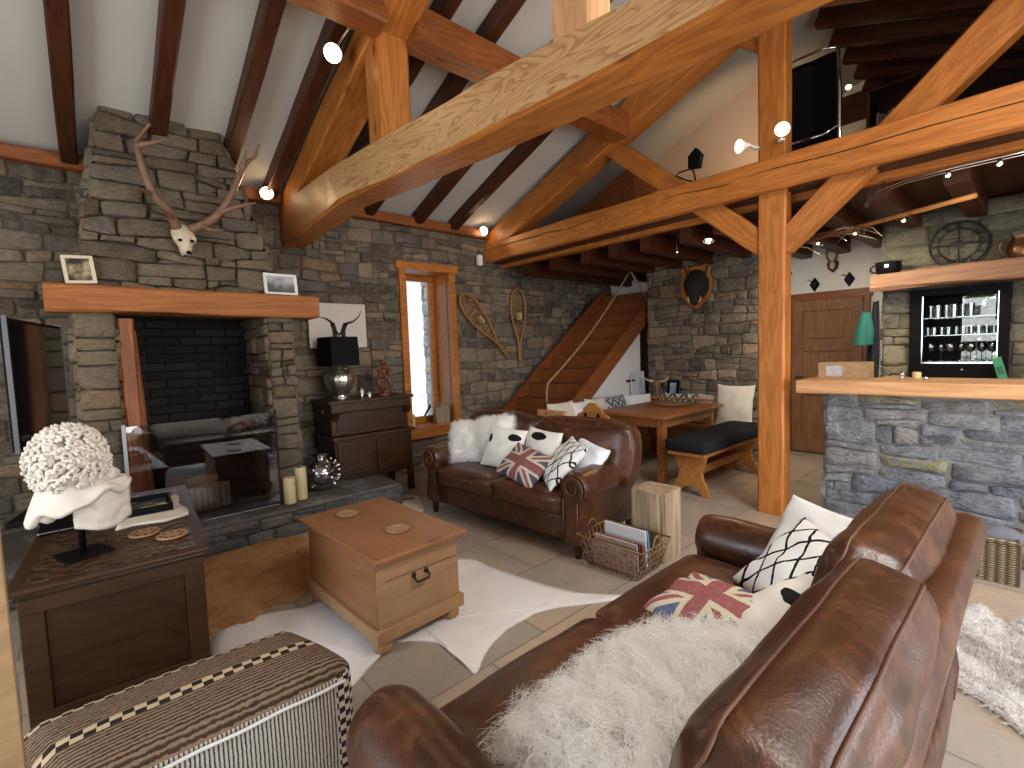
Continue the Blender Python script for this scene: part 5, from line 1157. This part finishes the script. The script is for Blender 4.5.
picture('canvas', 'pale canvas with a grey animal drawing under the stair', (6.06, 3.99, .79), 0, .34, .34, 4, plain('pale_edge', (.6, .63, .66), .8), .01, print_mat('pale_drawing', [(.4, (.62, .66, .70)), (.56, (.55, .58, .62)), (.66, (.22, .23, .25))], 6))
# boar head trophy
bo = thing('boar_head', 'black boar head on an orange brown wooden plaque on the stone wall', 'trophy', (6.15, 3.12, 2.25)); bo.scale = (.82, .82, .82)
pl = [(.0, .35), (.10, .33), (.16, .37), (.24, .31), (.23, .20), (.27, .10), (.25, -.06), (.20, -.18), (.10, -.28), (.0, -.34), (-.10, -.28), (-.20, -.18), (-.25, -.06), (-.27, .10), (-.23, .20), (-.24, .31), (-.16, .37), (-.10, .33)]
MB().prism(pl, -.045, .01, 'x').build('plaque', M['wood'], bo, bevel=.012)
rings = [((-.04, .0, .05), .20, .25), ((-.14, .01, .03), .19, .23), ((-.24, .02, -.02), .165, .19), ((-.32, .03, -.09), .125, .14), ((-.39, .035, -.17), .085, .095), ((-.44, .04, -.24), .062, .068), ((-.475, .045, -.285), .055, .055), ((-.48, .045, -.29), .03, .03)]
b = MB(); vs = []; n = 18
for (c, rw_, rh_), d in zip(rings, [(-1, .1, 0)]*2+[(-1, .1, -.4), (-.8, .1, -.7), (-.7, .1, -.8), (-.7, .1, -.8), (-.7, .1, -.8), (-.7, .1, -.8)]):
    d = Vector(d).normalized(); sd = d.cross(Vector((0, 0, 1))).normalized(); u = sd.cross(d)
    for k in range(n): 
        a = 2*pi*k/n; p = Vector(c)+sd*rw_*cos(a)+u*rh_*sin(a); vs.append(p+Vector((noise.noise(p*12), noise.noise(p*13), noise.noise(p*11)))*.012)
b.add(vs, [(i*n+k, i*n+(k+1) % n, (i+1)*n+(k+1) % n, (i+1)*n+k) for i in range(len(rings)-1) for k in range(n)]+[tuple((len(rings)-1)*n+k for k in range(n))])
hd = b.build('head', M['boar'], bo, smooth=True, mw=RZ(27))
for s_ in (-1, 1):
    MB().prism([(-.05, 0), (.05, 0), (.01, .15)], -.012, .012, 'y', mat=T(-.14, s_*.13+.01, .2) @ RX(-18*s_) @ RY(-10)).build('ear', M['boar'], hd, bevel=.008)
    MB().tube([(-.42, .04+s_*.06, -.27), (-.45, .04+s_*.085, -.245), (-.455, .04+s_*.09, -.20), (-.44, .04+s_*.085, -.165)], [.013, .012, .009, .002], 8).build('tusk', M['bone'], hd, smooth=True)
    MB().ball((-.29, .03+s_*.115, .0), .014, 7).build('eye', M['chrome'] if False else M['black'], hd, smooth=True)
# hanging halogen pendants under the loft
for (x, y, z0, lab) in ((5.0, 2.93, 2.585, 'tiny halogen pendant under the loft, left of the pair'), (5.0, 2.765, 2.52, 'tiny halogen pendant under the loft, right of the pair')):
    p = thing('pendant', lab, 'pendant lamp', (x, y, z0), group='halogen pendants')
    MB().tube([(0, 0, .02), (0, 0, 2.74-z0)], .003, 5).build('rod', M['silver'], p); MB().lathe([(0, 0), (.018, .0), (.02, .012), (.008, .03), (0, .03)], 12).build('lamp_head', M['chrome'], p, smooth=True, angle=40)
# ------------------------------------------------------------------ door wall
D0, D1 = 1.50, 2.28; dx = XF
b = MB()
for y0, y1, z0, z1 in ((D0-.07, D0, 0, 2.10), (D1, D1+.06, 0, 2.08), (D0-.09, D1+.10, 2.02, 2.12)): b.box(dx-.06, dx, y0, y1, z0, z1)
dr = struct(b.build('door_1', M['wood_oak2'] if False else M['wood_stair'], bevel=.008))
M['wood_door'] = wood('door_pine', (.13, .055, .022), (.27, .125, .05), gscale=(6, 6, 1), rings=2.5, rough=.45, knots=False)
b = MB(); b.box(dx-.05, dx-.005, D0, D1, .02, 2.02); leaf = b.build('door_leaf', M['wood_door'], dr)
b = MB()
for y0, y1, z0, z1 in ((D0, D0+.12, .02, 2.02), (D1-.12, D1, .02, 2.02), (D0, D1, 1.88, 2.02), (D0, D1, 1.36, 1.44), (D0, D1, .02, .2), (D0, D1, .78, .92)): b.box(dx-.075, dx-.045, y0, y1, z0, z1)
b.build('door_frame_rails', M['wood_door'], leaf, bevel=.006)
b = MB(); b.box(dx-.066, dx-.045, D0+.2, D1-.2, 1.52, 1.8)
for i in range(5): b.box(dx-.06, dx-.045, D0+.15+i*.1, D0+.21+i*.1, .95, 1.33)
b.build('door_panels', M['wood_door'], leaf, bevel=.01)
MB().tube([(dx-.075, D1-.06, 1.02), (dx-.12, D1-.06, 1.02), (dx-.125, D1-.15, 1.02)], .009, 8).build('door_handle', M['iron'], leaf, smooth=True)
rb = thing('roebuck_antlers', 'small roebuck skull with two antlers on a shield above the door', 'antlers', (dx-.02, 1.83, 2.44))
MB().prism([(0, -.09), (.05, -.04), (.065, .03), (.04, .06), (-.04, .06), (-.065, .03), (-.05, -.04)], -.02, .015, 'x').build('shield', M['wood_oak2'], rb, bevel=.005)
MB().ball((-.04, 0, .0), (.03, .03, .05), 8).build('skull', M['bone'], rb, smooth=True)
for s_ in (-1, 1):
    b = MB(); b.tube([(-.04, s_*.02, .04), (-.05, s_*.05, .10), (-.05, s_*.055, .16), (-.06, s_*.035, .22)], [.013, .012, .01, .004], 7); b.tube([(-.05, s_*.055, .15), (-.09, s_*.06, .19)], [.009, .003], 6); b.build('antler', M['antler'], rb, smooth=True)
for y, z, lab in ((2.035, 2.225, 'black diamond shaped wall ornament above the door, left one'), (1.655, 2.245, 'black diamond shaped wall ornament above the door, right one')):
    w = thing('wall_diamond', lab, 'wall ornament', (dx-.015, y, z), group='diamond ornaments above the door')
    MB().prism([(0, -.095), (.06, 0), (0, .095), (-.06, 0)], -.01, .012, 'x').build('plate', M['black'], w, bevel=.004)
    MB().tube([(-.02, .03, .04), (-.03, .06, .065), (-.03, .075, .05)], .005, 6).ball((-.025, 0, 0), (.012, .02, .03), 6).build('relief', M['iron'], w, smooth=True)
sw = thing('light_switch', 'white light switch on the white wall right of the post', 'switch', (dx-.01, 2.316, 2.415))
MB().box(-.006, .008, -.04, .04, -.04, .04).build('plate', M['white'], sw, bevel=.003); MB().box(-.012, -.004, -.015, .015, -.018, .018).build('rocker', M['iron'], sw, bevel=.002)
def hanging(name, label, cat, mat, loc, w, h, d, seed, folds=5):
    def f(u, v):
        a = 2*pi*u; k = .45+.55*min(1, v*1.6); x = d*k*sin(a)*(1+.25*sin(folds*a+seed)); y = w*k*cos(a)*(1+.06*noise.noise(Vector((a, v*3, seed))))
        return (x, y+.03*v*sin(seed), -h*v+.03*noise.noise(Vector((u*6, v*4, seed))))
    b = MB(); b.grid(f, 40, 16); b.add([f(i/40, 0) for i in range(40)], [tuple(range(40))]); b.add([f(i/40, 1) for i in range(40)], [tuple(range(40))[::-1]])
    o = b.build(name, mat, smooth=True, angle=70); o.location = loc; return tag(o, label, cat)
hanging('towel', 'green cloth hanging beside the panelled door', 'towel', plain('teal_cloth', (.012, .12, .092), .8, var=.3, scale=14), (6.10, 1.25, 1.77), .085, .34, .045, 1)
hanging('jacket', 'dark jacket hanging behind the green cloth at the stone wall corner', 'jacket', plain('black_cloth', (.012, .012, .018), .85), (6.22, 1.195, 1.88), .055, .86, .05, 2, 4)
# ------------------------------------------------------------------ bar
br_ = thing('bar', 'stone fronted bar with a thick wooden counter', 'bar', (4.55, .3, 0))
b = MB(); b.box(4.36-4.55, 4.78-4.55, -1.6-.3, 1.14-.3, 0, 1.09)
stones(b, lambda u, v, d: (4.36-d-4.55, u-.3, v), 0, 1.085, lambda v: -1.6, lambda v: 1.15, seed=52, rh=(.08, .24), rw=(.2, .6), depth=(.006, .03), split=.45, wave=.045)
stones(b, lambda u, v, d: (u-4.55, 1.15+d-.3, v), 0, 1.085, lambda v: 4.34, lambda v: 4.8, seed=53, rh=(.14, .26), rw=(.2, .4), depth=(.01, .025))
b.build('stone_front', [MORTAR_PALE, M['stone_bar']], br_, smooth=True, angle=60)
timber('counter', (4.55, 1.335, 1.133), (4.55, -1.7, 1.133), .56, .096, M['wood_counter'], br_, br_.location, ch=.008, wob=.006, seed=95)
CT = 1.183
cr8 = thing('wooden_crate', 'small pale wooden box with a faded grey print on the bar counter', 'box', (4.62, 1.08, CT))
b = MB()
for x0, x1, y0, y1 in ((-.11, -.098, -.165, .165), (.098, .11, -.165, .165), (-.11, .11, -.165, -.153), (-.11, .11, .153, .165)): b.box(x0, x1, y0, y1, 0, .13)
b.box(-.11, .11, -.165, .165, 0, .01); b.build('box_body', M['wood_light'], cr8, bevel=.003)
MB().box(-.112, -.1105, .0, .11, .025, .105).build('printed_mark', plain('grey_print', (.42, .42, .43), .8, var=.5, scale=40), cr8)
tag(MB().lathe([(0, 0), (.028, 0), (.028, .045), (.022, .05), (0, .045)], 16, c=(4.70, .645, CT)).build('candle', M['wax'], smooth=True, angle=40), 'stubby white candle on the bar counter left of the glass cabinet', 'candle')
og = thing('ornament', 'small shiny metal ornament on the bar counter beside the candle', 'ornament', (4.72, .735, CT))
MB().lathe([(0, 0), (.03, 0), (.008, .012), (.012, .02), (.022, .032), (.014, .045), (0, .05)], 14).build('body', M['chrome'], og, smooth=True)
b = MB()
for s_ in (-1, 1): b.tube([(0, s_*.02, .03), (0, s_*.06, .035), (0, s_*.08, .02)], .006, 6)
b.build('arms', M['iron'], og, smooth=True)
tag(MB().lathe([(0, 0), (.018, 0), (.02, .015), (.0, .018)], 12, c=(4.64, .585, CT)).build('bottle_cap', M['silver'], smooth=True), 'tiny silver disc on the bar counter right of the candle', 'ornament')
gb = thing('green_box', 'tall narrow green box leaning at the right of the glass cabinet', 'box', (5.98, .235, 1.10)); gm = plain('green_card', (.05, .26, .12), .5)
MB().box(-.03, .03, -.03, .03, 0, .20, mat=RX(-14)).build('box_body', gm, gb, bevel=.004); MB().box(-.032, -.029, -.02, .02, .05, .12, mat=RX(-14)).build('front_panel', plain('dark_green_card', (.02, .12, .07), .5), gb)
struct(MB().box(5.82, XB, -1.6, 1.1, 1.06, 1.10).build('trim_2', M['wood_counter']))
mb_ = tag(timber('bar_mantel', (6.02, 1.18, 2.05), (6.02, -1.6, 2.05), .34, .165, wood('grey_larch', (.13, .06, .03), (.30, .16, .09), rings=3, rough=.6, bump=.5), seed=97, ch=.016, wob=.02), 'rough greyish wooden mantel beam over the glass cabinet behind the bar', 'mantel')
pt = thing('cooking_pot', 'black enamel pot with a looped handle at the left end of the bar mantel', 'pot', (6.0, 1.06, 2.135))
MB().lathe([(0, 0), (.085, 0), (.10, .02), (.105, .105), (.112, .11), (.10, .112), (.09, .03), (0, .02)], 26).build('pot_body', M['black'], pt, smooth=True, angle=50)
MB().tube([(0, .10+.045*sin(a), .055+.035*cos(a)) for a in [pi*i/10 for i in range(11)]], .007, 7).build('handle', M['black'], pt, smooth=True); MB().box(-.1075, -.104, -.02, .012, .05, .08).build('badge', M['white'], pt)
jg = thing('copper_jug', 'dark copper jug with a handle at the right end of the bar mantel', 'jug', (6.0, .17, 2.135))
cop = plain('old_copper', (.16, .07, .03), .35, .8, var=.3)
MB().lathe([(0, 0), (.06, 0), (.08, .05), (.075, .11), (.05, .16), (.055, .19), (.045, .188), (.04, .15), (0, .14)], 22).build('jug_body', cop, jg, smooth=True, angle=50); MB().tube([(0, .07+.05*sin(a), .11+.06*cos(a)) for a in [pi*i/10 for i in range(11)]], .007, 7).build('handle', cop, jg, smooth=True)
ck = thing('wall_clock', 'large open black iron wall clock with roman numerals above the bar mantel', 'clock', (6.14, .565, 2.345))
ir = M['iron']; ro, ri_ = .205, .145
def ring(r, th, nm):
    MB().tube([(0, r*cos(a), r*sin(a)) for a in [2*pi*i/48 for i in range(48)]], th, 6, closed=True).build(nm, ir, ck, smooth=True)
ring(ro, .009, 'outer_ring'); ring(ri_, .006, 'inner_ring')
NUM = ['XII', 'I', 'II', 'III', 'IV', 'V', 'VI', 'VII', 'VIII', 'IX', 'X', 'XI']
for h, txt in enumerate(NUM):
    a = radians(90-30*h); b = MB(); rr0, rr1 = ri_+.006, ro-.006; wch = {'I': .011, 'V': .017, 'X': .017}; tot = sum(wch[c] for c in txt); u = -tot/2
    def pt_(t_, r): return (-.004, -(r*cos(a)-t_*sin(a)*-1*-1) if False else -(r*cos(a)+t_*sin(a)), r*sin(a)-t_*cos(a))
    def bar_(u0, r0, u1, r1, wd=.0052): b.tube([pt_(u0, r0), pt_(u1, r1)], wd, 4)
    for c in txt:
        w = wch[c]; m = u+w/2
        if c == 'I': bar_(m, rr0, m, rr1)
        elif c == 'V': bar_(m-w*.4, rr1, m, rr0); bar_(m+w*.4, rr1, m, rr0, .003)
        else: bar_(m-w*.4, rr1, m+w*.4, rr0); bar_(m+w*.4, rr1, m-w*.4, rr0, .003)
        u += w
    b.build('numeral', ir, ck)
MB().tube([(0, 0, -ro), (0, 0, ro)], .005, 6).tube([(0, -ro, 0), (0, ro, 0)], .005, 6).build('spokes', ir, ck)
MB().lathe([(0, -.01), (.035, -.008), (.035, .008), (0, .012)], 18, mat=RY(-90)).build('hub', ir, ck, smooth=True, angle=40)
MB().tube([(-.014, 0, 0), (-.014, 0, .15)], .004, 5).build('minute_hand', ir, ck); MB().tube([(-.016, 0, 0), (-.016, -.10, .012)], .005, 5).build('hour_hand', ir, ck)
# glass cabinet in the wall niche, a hedge behind stands in for reflected garden
gc = thing('glass_cabinet', 'black framed glass cabinet with lit shelves of glasses behind the bar', 'cabinet', (6.2, .555, 1.10)); GY, GZ = .555, 1.10
def G(x0, x1, y0, y1, z0, z1): return (x0-6.2, x1-6.2, y0-GY, y1-GY, z0-GZ, z1-GZ)
b = MB()
for y0, y1, z0, z1 in ((.215, .285, 1.10, 1.955), (.81, .905, 1.10, 1.955), (.215, .905, 1.885, 1.955), (.215, .905, 1.10, 1.235)): b.box(*G(6.12, 6.58, y0, y1, z0, z1))
b.build('cabinet_frame', M['black'], gc, bevel=.004)
b = MB()
for y0, y1, z0, z1 in ((.285, .291, 1.235, 1.885), (.804, .81, 1.235, 1.885), (.285, .81, 1.235, 1.243)): b.box(*G(6.115, 6.125, y0, y1, z0, z1))
b.build('steel_trim', M['chrome'], gc)
for z in (1.50, 1.668): MB().box(*G(6.14, 6.50, .285, .81, z, z+.008)).build('shelf', glass('shelf_glass', (.9, .97, .95), .10, .05), gc)
MB().box(*G(6.13, 6.50, .285, .81, 1.243, 1.25)).build('shelf', M['chrome'], gc)
MB().box(*G(6.52, 6.54, .56, .81, 1.24, 1.89)).box(*G(6.52, 6.54, .285, .325, 1.64, 1.89)).build('back_board', M['black'], gc)
MB().box(*G(6.53, 6.534, .285, .81, 1.24, 1.89)).build('rear_pane', M['glass_clear'], gc); MB().ball((-.09, -.04, .08), .012, 7).build('latch', M['chrome'], gc, smooth=True)
GL = glass('drinking_glass', (.80, .84, .83), .22, .03); GLD = glass('wine_bowl_glass', (.55, .58, .58), .25, .03)
def wine(loc, s=1.):
    t = thing('wine_glass', 'stemmed wine glass on the bottom shelf of the cabinet behind the bar', 'glass', loc, group='wine glasses on the bottom shelf')
    MB().lathe([(0, 0), (.03, 0), (.03, .004), (.004, .01), (.0035, .085)], 14).build('stem', GL, t, smooth=True)
    MB().lathe([(.004, .085), (.025, .098), (.036, .125), (.036, .155), (.030, .185), (.028, .184), (.034, .15), (.02, .10)], 16).build('bowl', GLD, t, smooth=True); return t
wg = None
for i in range(7):
    loc = (6.24+.06*(i % 2), .325+i*.072, 1.2505)
    wg = wine(loc) if wg is None else dup(wg, loc)
def tumbler(loc, lab, grp, r, h):
    o = MB().lathe([(0, 0), (r*.85, 0), (r, h), (r*.93, h), (r*.8, .008), (0, .008)], 16).build('tumbler', GL, smooth=True, angle=50); o.location = loc; return tag(o, lab, 'glass', grp)
t0 = None
for i in range(10):
    loc = (6.22+.05*(i % 2), .315+i*.052, 1.5085)
    if t0 is None: t0 = tumbler(loc, 'small tumbler in the row on the middle shelf of the cabinet behind the bar', 'tumblers on the middle shelf', .022, .075)
    else: dup(t0, loc)
t0 = None
for i in range(6):
    loc = (6.22+.06*(i % 2), .475+i*.058, 1.6765)
    if t0 is None: t0 = tumbler(loc, 'tall tumbler on the top shelf of the cabinet behind the bar', 'tumblers on the top shelf', .027, .12)
    else: dup(t0, loc)
# hedge added beyond, posing as the garden reflected in the glass
leafm = blotch('hedge_leaf', (.12, .25, .03), (.32, .45, .09), 30, .4, .7, rough=.6); leafm.node_tree.nodes['Principled BSDF'].inputs['Transmission Weight'].default_value = 0
R = random.Random(8); b = MB()
for i in range(9000):
    c = Vector((R.gauss(9.2, .5), R.uniform(-.8, 1.9), R.uniform(.3, 2.9))); q = Matrix.Rotation(R.uniform(0, 6.3), 4, Vector((R.gauss(0, 1), R.gauss(0, 1), R.gauss(0, 1))).normalized()); s_ = R.uniform(.05, .10)
    b.add([c+(q @ Vector(p))*s_ for p in ((-1, 0, 0), (0, -.45, 0), (1, 0, 0), (0, .45, 0))], [(0, 1, 2, 3)])
tag(b.build('hedge', leafm), 'added green hedge in place of the garden reflection in the cabinet behind the bar', 'hedge', kind='stuff')
# rail with twigs and small spots, curved track lights
rl = thing('twig_rail', 'rustic pole with twigs and three tiny lit spots hung under the loft by the door', 'light rail', (5.30, 1.2, 2.5))
def V3(x, y, z): return (x-5.30, y-1.2, z-2.5)
MB().tube([V3(5.78, 2.08, 2.5), V3(5.3, 1.2, 2.505), V3(4.86, .36, 2.5)], .02, 8).build('pole', M['wood_bench'], rl, smooth=True)
R = random.Random(4); b = MB()
for i in range(26):
    t = R.uniform(.05, .55); p = Vector((5.78-.92*t, 2.08-1.72*t, 2.5)); q = p+Vector((R.uniform(-.2, .2), R.uniform(-.3, .3), R.uniform(-.13, .04))); m = (p+q)/2+Vector((R.uniform(-.03, .03), R.uniform(-.03, .03), .03)); b.tube([V3(*p), V3(*m), V3(*q)], [.009, .007, .003], 5)
b.build('twigs', M['wood_stump'], rl, smooth=True)
for t in (.32, .52, .74):
    p = V3(5.78-.92*t, 2.08-1.72*t, 2.465); k = MB().lathe([(0, .02), (.012, .018), (.022, -.012), (.018, -.012), (0, .0)], 12, c=p).build('spot', M['chrome'], rl, smooth=True); MB().ball((p[0], p[1], p[2]-.008), .012, 7).build('bulb', M['bulb_small'], k, smooth=True)
    MB().tube([p, (p[0], p[1], .03)], .004, 5).build('spot_stem', M['iron'], k)
    light('rail_lamp', 'SPOT', (p[0]+5.30, p[1]+1.2, p[2]+2.5-.03), 30, (1, .88, .68), target=(p[0]+6.6, p[1]+1.3, .8), spot=130)
for t in (.15, .9): MB().tube([V3(5.78-.92*t, 2.08-1.72*t, 2.5), V3(5.78-.92*t, 2.08-1.72*t, 2.74)], .004, 5).build('hanger', M['iron'], rl)
tk = thing('cable_track', 'pair of curved steel light cables with tiny lit spots over the bar', 'light track', (4.9, .6, 2.62))
def cb3(o_): return [(5.02+o_-4.9, 1.06-.6, 0), (4.86+o_-4.9, 1.0-.6, .005), (4.66+o_-4.9, .90-.6, .008), (4.52+o_-4.9, .72-.6, .01), (4.47+o_-4.9, .45-.6, .01), (4.47+o_-4.9, .2-.6, .01), (4.47+o_-4.9, -.6, .01)]
for o_ in (0, .07): MB().tube(cb3(o_), .005, 6).build('cable', M['silver'], tk, smooth=True)
for y in (.48, .23):
    p = (4.505-4.9, y-.6, -.015); k = MB().lathe([(0, .02), (.012, .018), (.022, -.012), (.018, -.012), (0, .0)], 12, c=p).build('spot', M['chrome'], tk, smooth=True); MB().ball((p[0], p[1], p[2]-.008), .012, 7).build('bulb', M['bulb_small'], k, smooth=True)
    light('track_lamp', 'SPOT', (4.505, y, 2.57), 9, (1, .85, .62), target=(5.6, y, .6), spot=125)
MB().tube([(4.6-4.9, .85-.6, .008), (4.6-4.9, .85-.6, .12)], .005, 5).build('hanger', M['iron'], tk)
# ------------------------------------------------------------------ basket of cushions at the right
wk = thing('wicker_basket', 'long low wicker basket in front of the stone bar behind the near sofa', 'basket', (4.16, .28, 0))
b = MB()
for x0, x1, y0, y1 in ((-.15, -.135, -.22, .3), (.135, .15, -.22, .3), (-.15, .15, -.22, -.205), (-.15, .15, .285, .3)): b.box(x0, x1, y0, y1, 0, .25)
b.box(-.15, .15, -.22, .3, 0, .02); b.build('basket_body', M['wicker'], wk); MB().tube([(-.143, -.213, .255), (.143, -.213, .255), (.143, .293, .255), (-.143, .293, .255)], .016, 8, closed=True).build('rim', M['wicker'], wk, smooth=True)
for p, r, c, lab in (((4.15, .42, .25), (.09, .085, .075), (.55, .56, .60), 'pale grey rolled blanket at the left in the wicker basket'), ((4.15, .17, .25), (.10, .13, .065), (.14, .14, .16), 'dark grey rolled blanket at the right in the wicker basket')):
    o = MB().ball((0, 0, 0), r, 12, fn=lambda d: 1+.12*noise.noise(d*2.4)).build('blanket', plain('wool_blanket', c, .9, var=.3, scale=8, bump=.5), smooth=True); o.location = p; tag(o, lab, 'blanket', 'blankets in the wicker basket')
# ------------------------------------------------------------------ loft furniture
cl_ = thing('loft_closet', 'vertical plank closet standing in the loft under the roof slope', 'closet', (5.2, 4.0, 2.8)); wd = M['wood_stair']
b = MB(); b.prism([(-.58, 0), (.40, 0), (.40, .52), (-.58, .93)], -.03, .5, 'x'); b.build('carcass', wd, cl_)
for i in range(6):
    y = -.57+i*.165; b = MB(); b.box(-.05, -.03, y, y+.155, .03, .9-.42*(y+.165+.58)); b.build('plank', wd, cl_, bevel=.004)
struct(timber('trim_3', (4.85, 2.6, 2.93), (4.85, 1.7, 2.93), .04, .26, M['wood_mid'], seed=101))
bc_ = thing('bookcase', 'dark open bookcase in the loft above the bar', 'bookcase', (6.6, .75, 2.8))
b = MB()
for y in (-.62, -.02, .58): b.box(-.12, .15, y, y+.03, 0, 1.36)
b.build('upright', M['wood_dark'], bc_); 
for z in (0, .45, .9, 1.33): MB().box(-.12, .15, -.6, .6, z, z+.03).build('shelf', M['wood_dark'], bc_)
MB().box(.14, .16, -.62, .61, 0, 1.36).build('back_panel', M['wood_oak'], bc_)
R = random.Random(6)
for i in range(8):
    o = MB().box(-.06, .06, -.014, .014, 0, R.uniform(.14, .19)).build('book', plain('book_cover', R.choice([(.35, .33, .3), (.2, .22, .25), (.4, .36, .28)]), .6), bevel=.002); o.location = (6.6, 1.27-i*.032, 2.8+.931)
    tag(o, 'pale book in the row on the upper shelf of the loft bookcase', 'book', 'books in the loft')
struct(MB().box(XF-.06, XF-.01, YR, 2.3, 2.8, 4.45).build('wall_gable', M['wood_dark']))
struct(MB().box(XF-.5, XF-.45, 1.36, 1.75, 2.8, 3.95).build('wall_niche', M['plaster']))
lc = thing('lounge_chair', 'black leather lounge chair with bright chrome tubes standing in the loft beside the post', 'chair', (5.0, 1.44, 2.8), radians(0))
def shell(u, v): return (-.06+.30*(1-v)*.2+.05*sin(v*pi)+.05*(1-abs(2*u-1)), -.20+.40*u, .46+.70*v-.02*(2*u-1)**2)
MB().grid(shell, 12, 14).build('back_shell', M['black'], lc, smooth=True, solid=.05)
MB().rbox((.22, 0, .42), (.26, .2, .05), .04, 8, bulge=.015).build('seat_pad', M['black'], lc, smooth=True)
for s_ in (-1, 1): MB().tube([(.45, s_*.225, .02), (-.02, s_*.225, .02), (-.06, s_*.225, .10), (-.10, s_*.225, .5), (-.10, s_*.225, .8), (-.12, s_*.215, 1.14)], .014, 8).build('chrome_tube', M['chrome'], lc, smooth=True)
MB().tube([(-.125, -.205, 1.14), (-.13, -.1, 1.17), (-.13, .1, 1.17), (-.125, .205, 1.14)], .012, 8).build('chrome_tube', M['chrome'], lc, smooth=True)
MB().tube([(-.09, -.22, .52), (-.13, -.12, .46), (-.13, .12, .46), (-.09, .22, .52)], .011, 8).build('chrome_tube', M['chrome'], lc, smooth=True)
fl = thing('floodlight', 'small black floodlight on a bracket on top of the far tie beam', 'floodlight', (4.33, 2.2, 3.0))
MB().prism([(-.05, -.075), (.05, -.075), (.065, .03), (0, .10), (-.06, .04)], -.035, .035, 'x', mat=T(-.02, -.01, .19) @ RX(8)).build('housing', M['black'], fl, bevel=.006)
MB().tube([(0, .0, .0), (0, .02, .1), (0, .05, .13), (0, .17, .13), (0, .2, .11), (0, .08, .03), (0, 0, .0)], .007, 6).build('bracket', M['black'], fl, smooth=True)
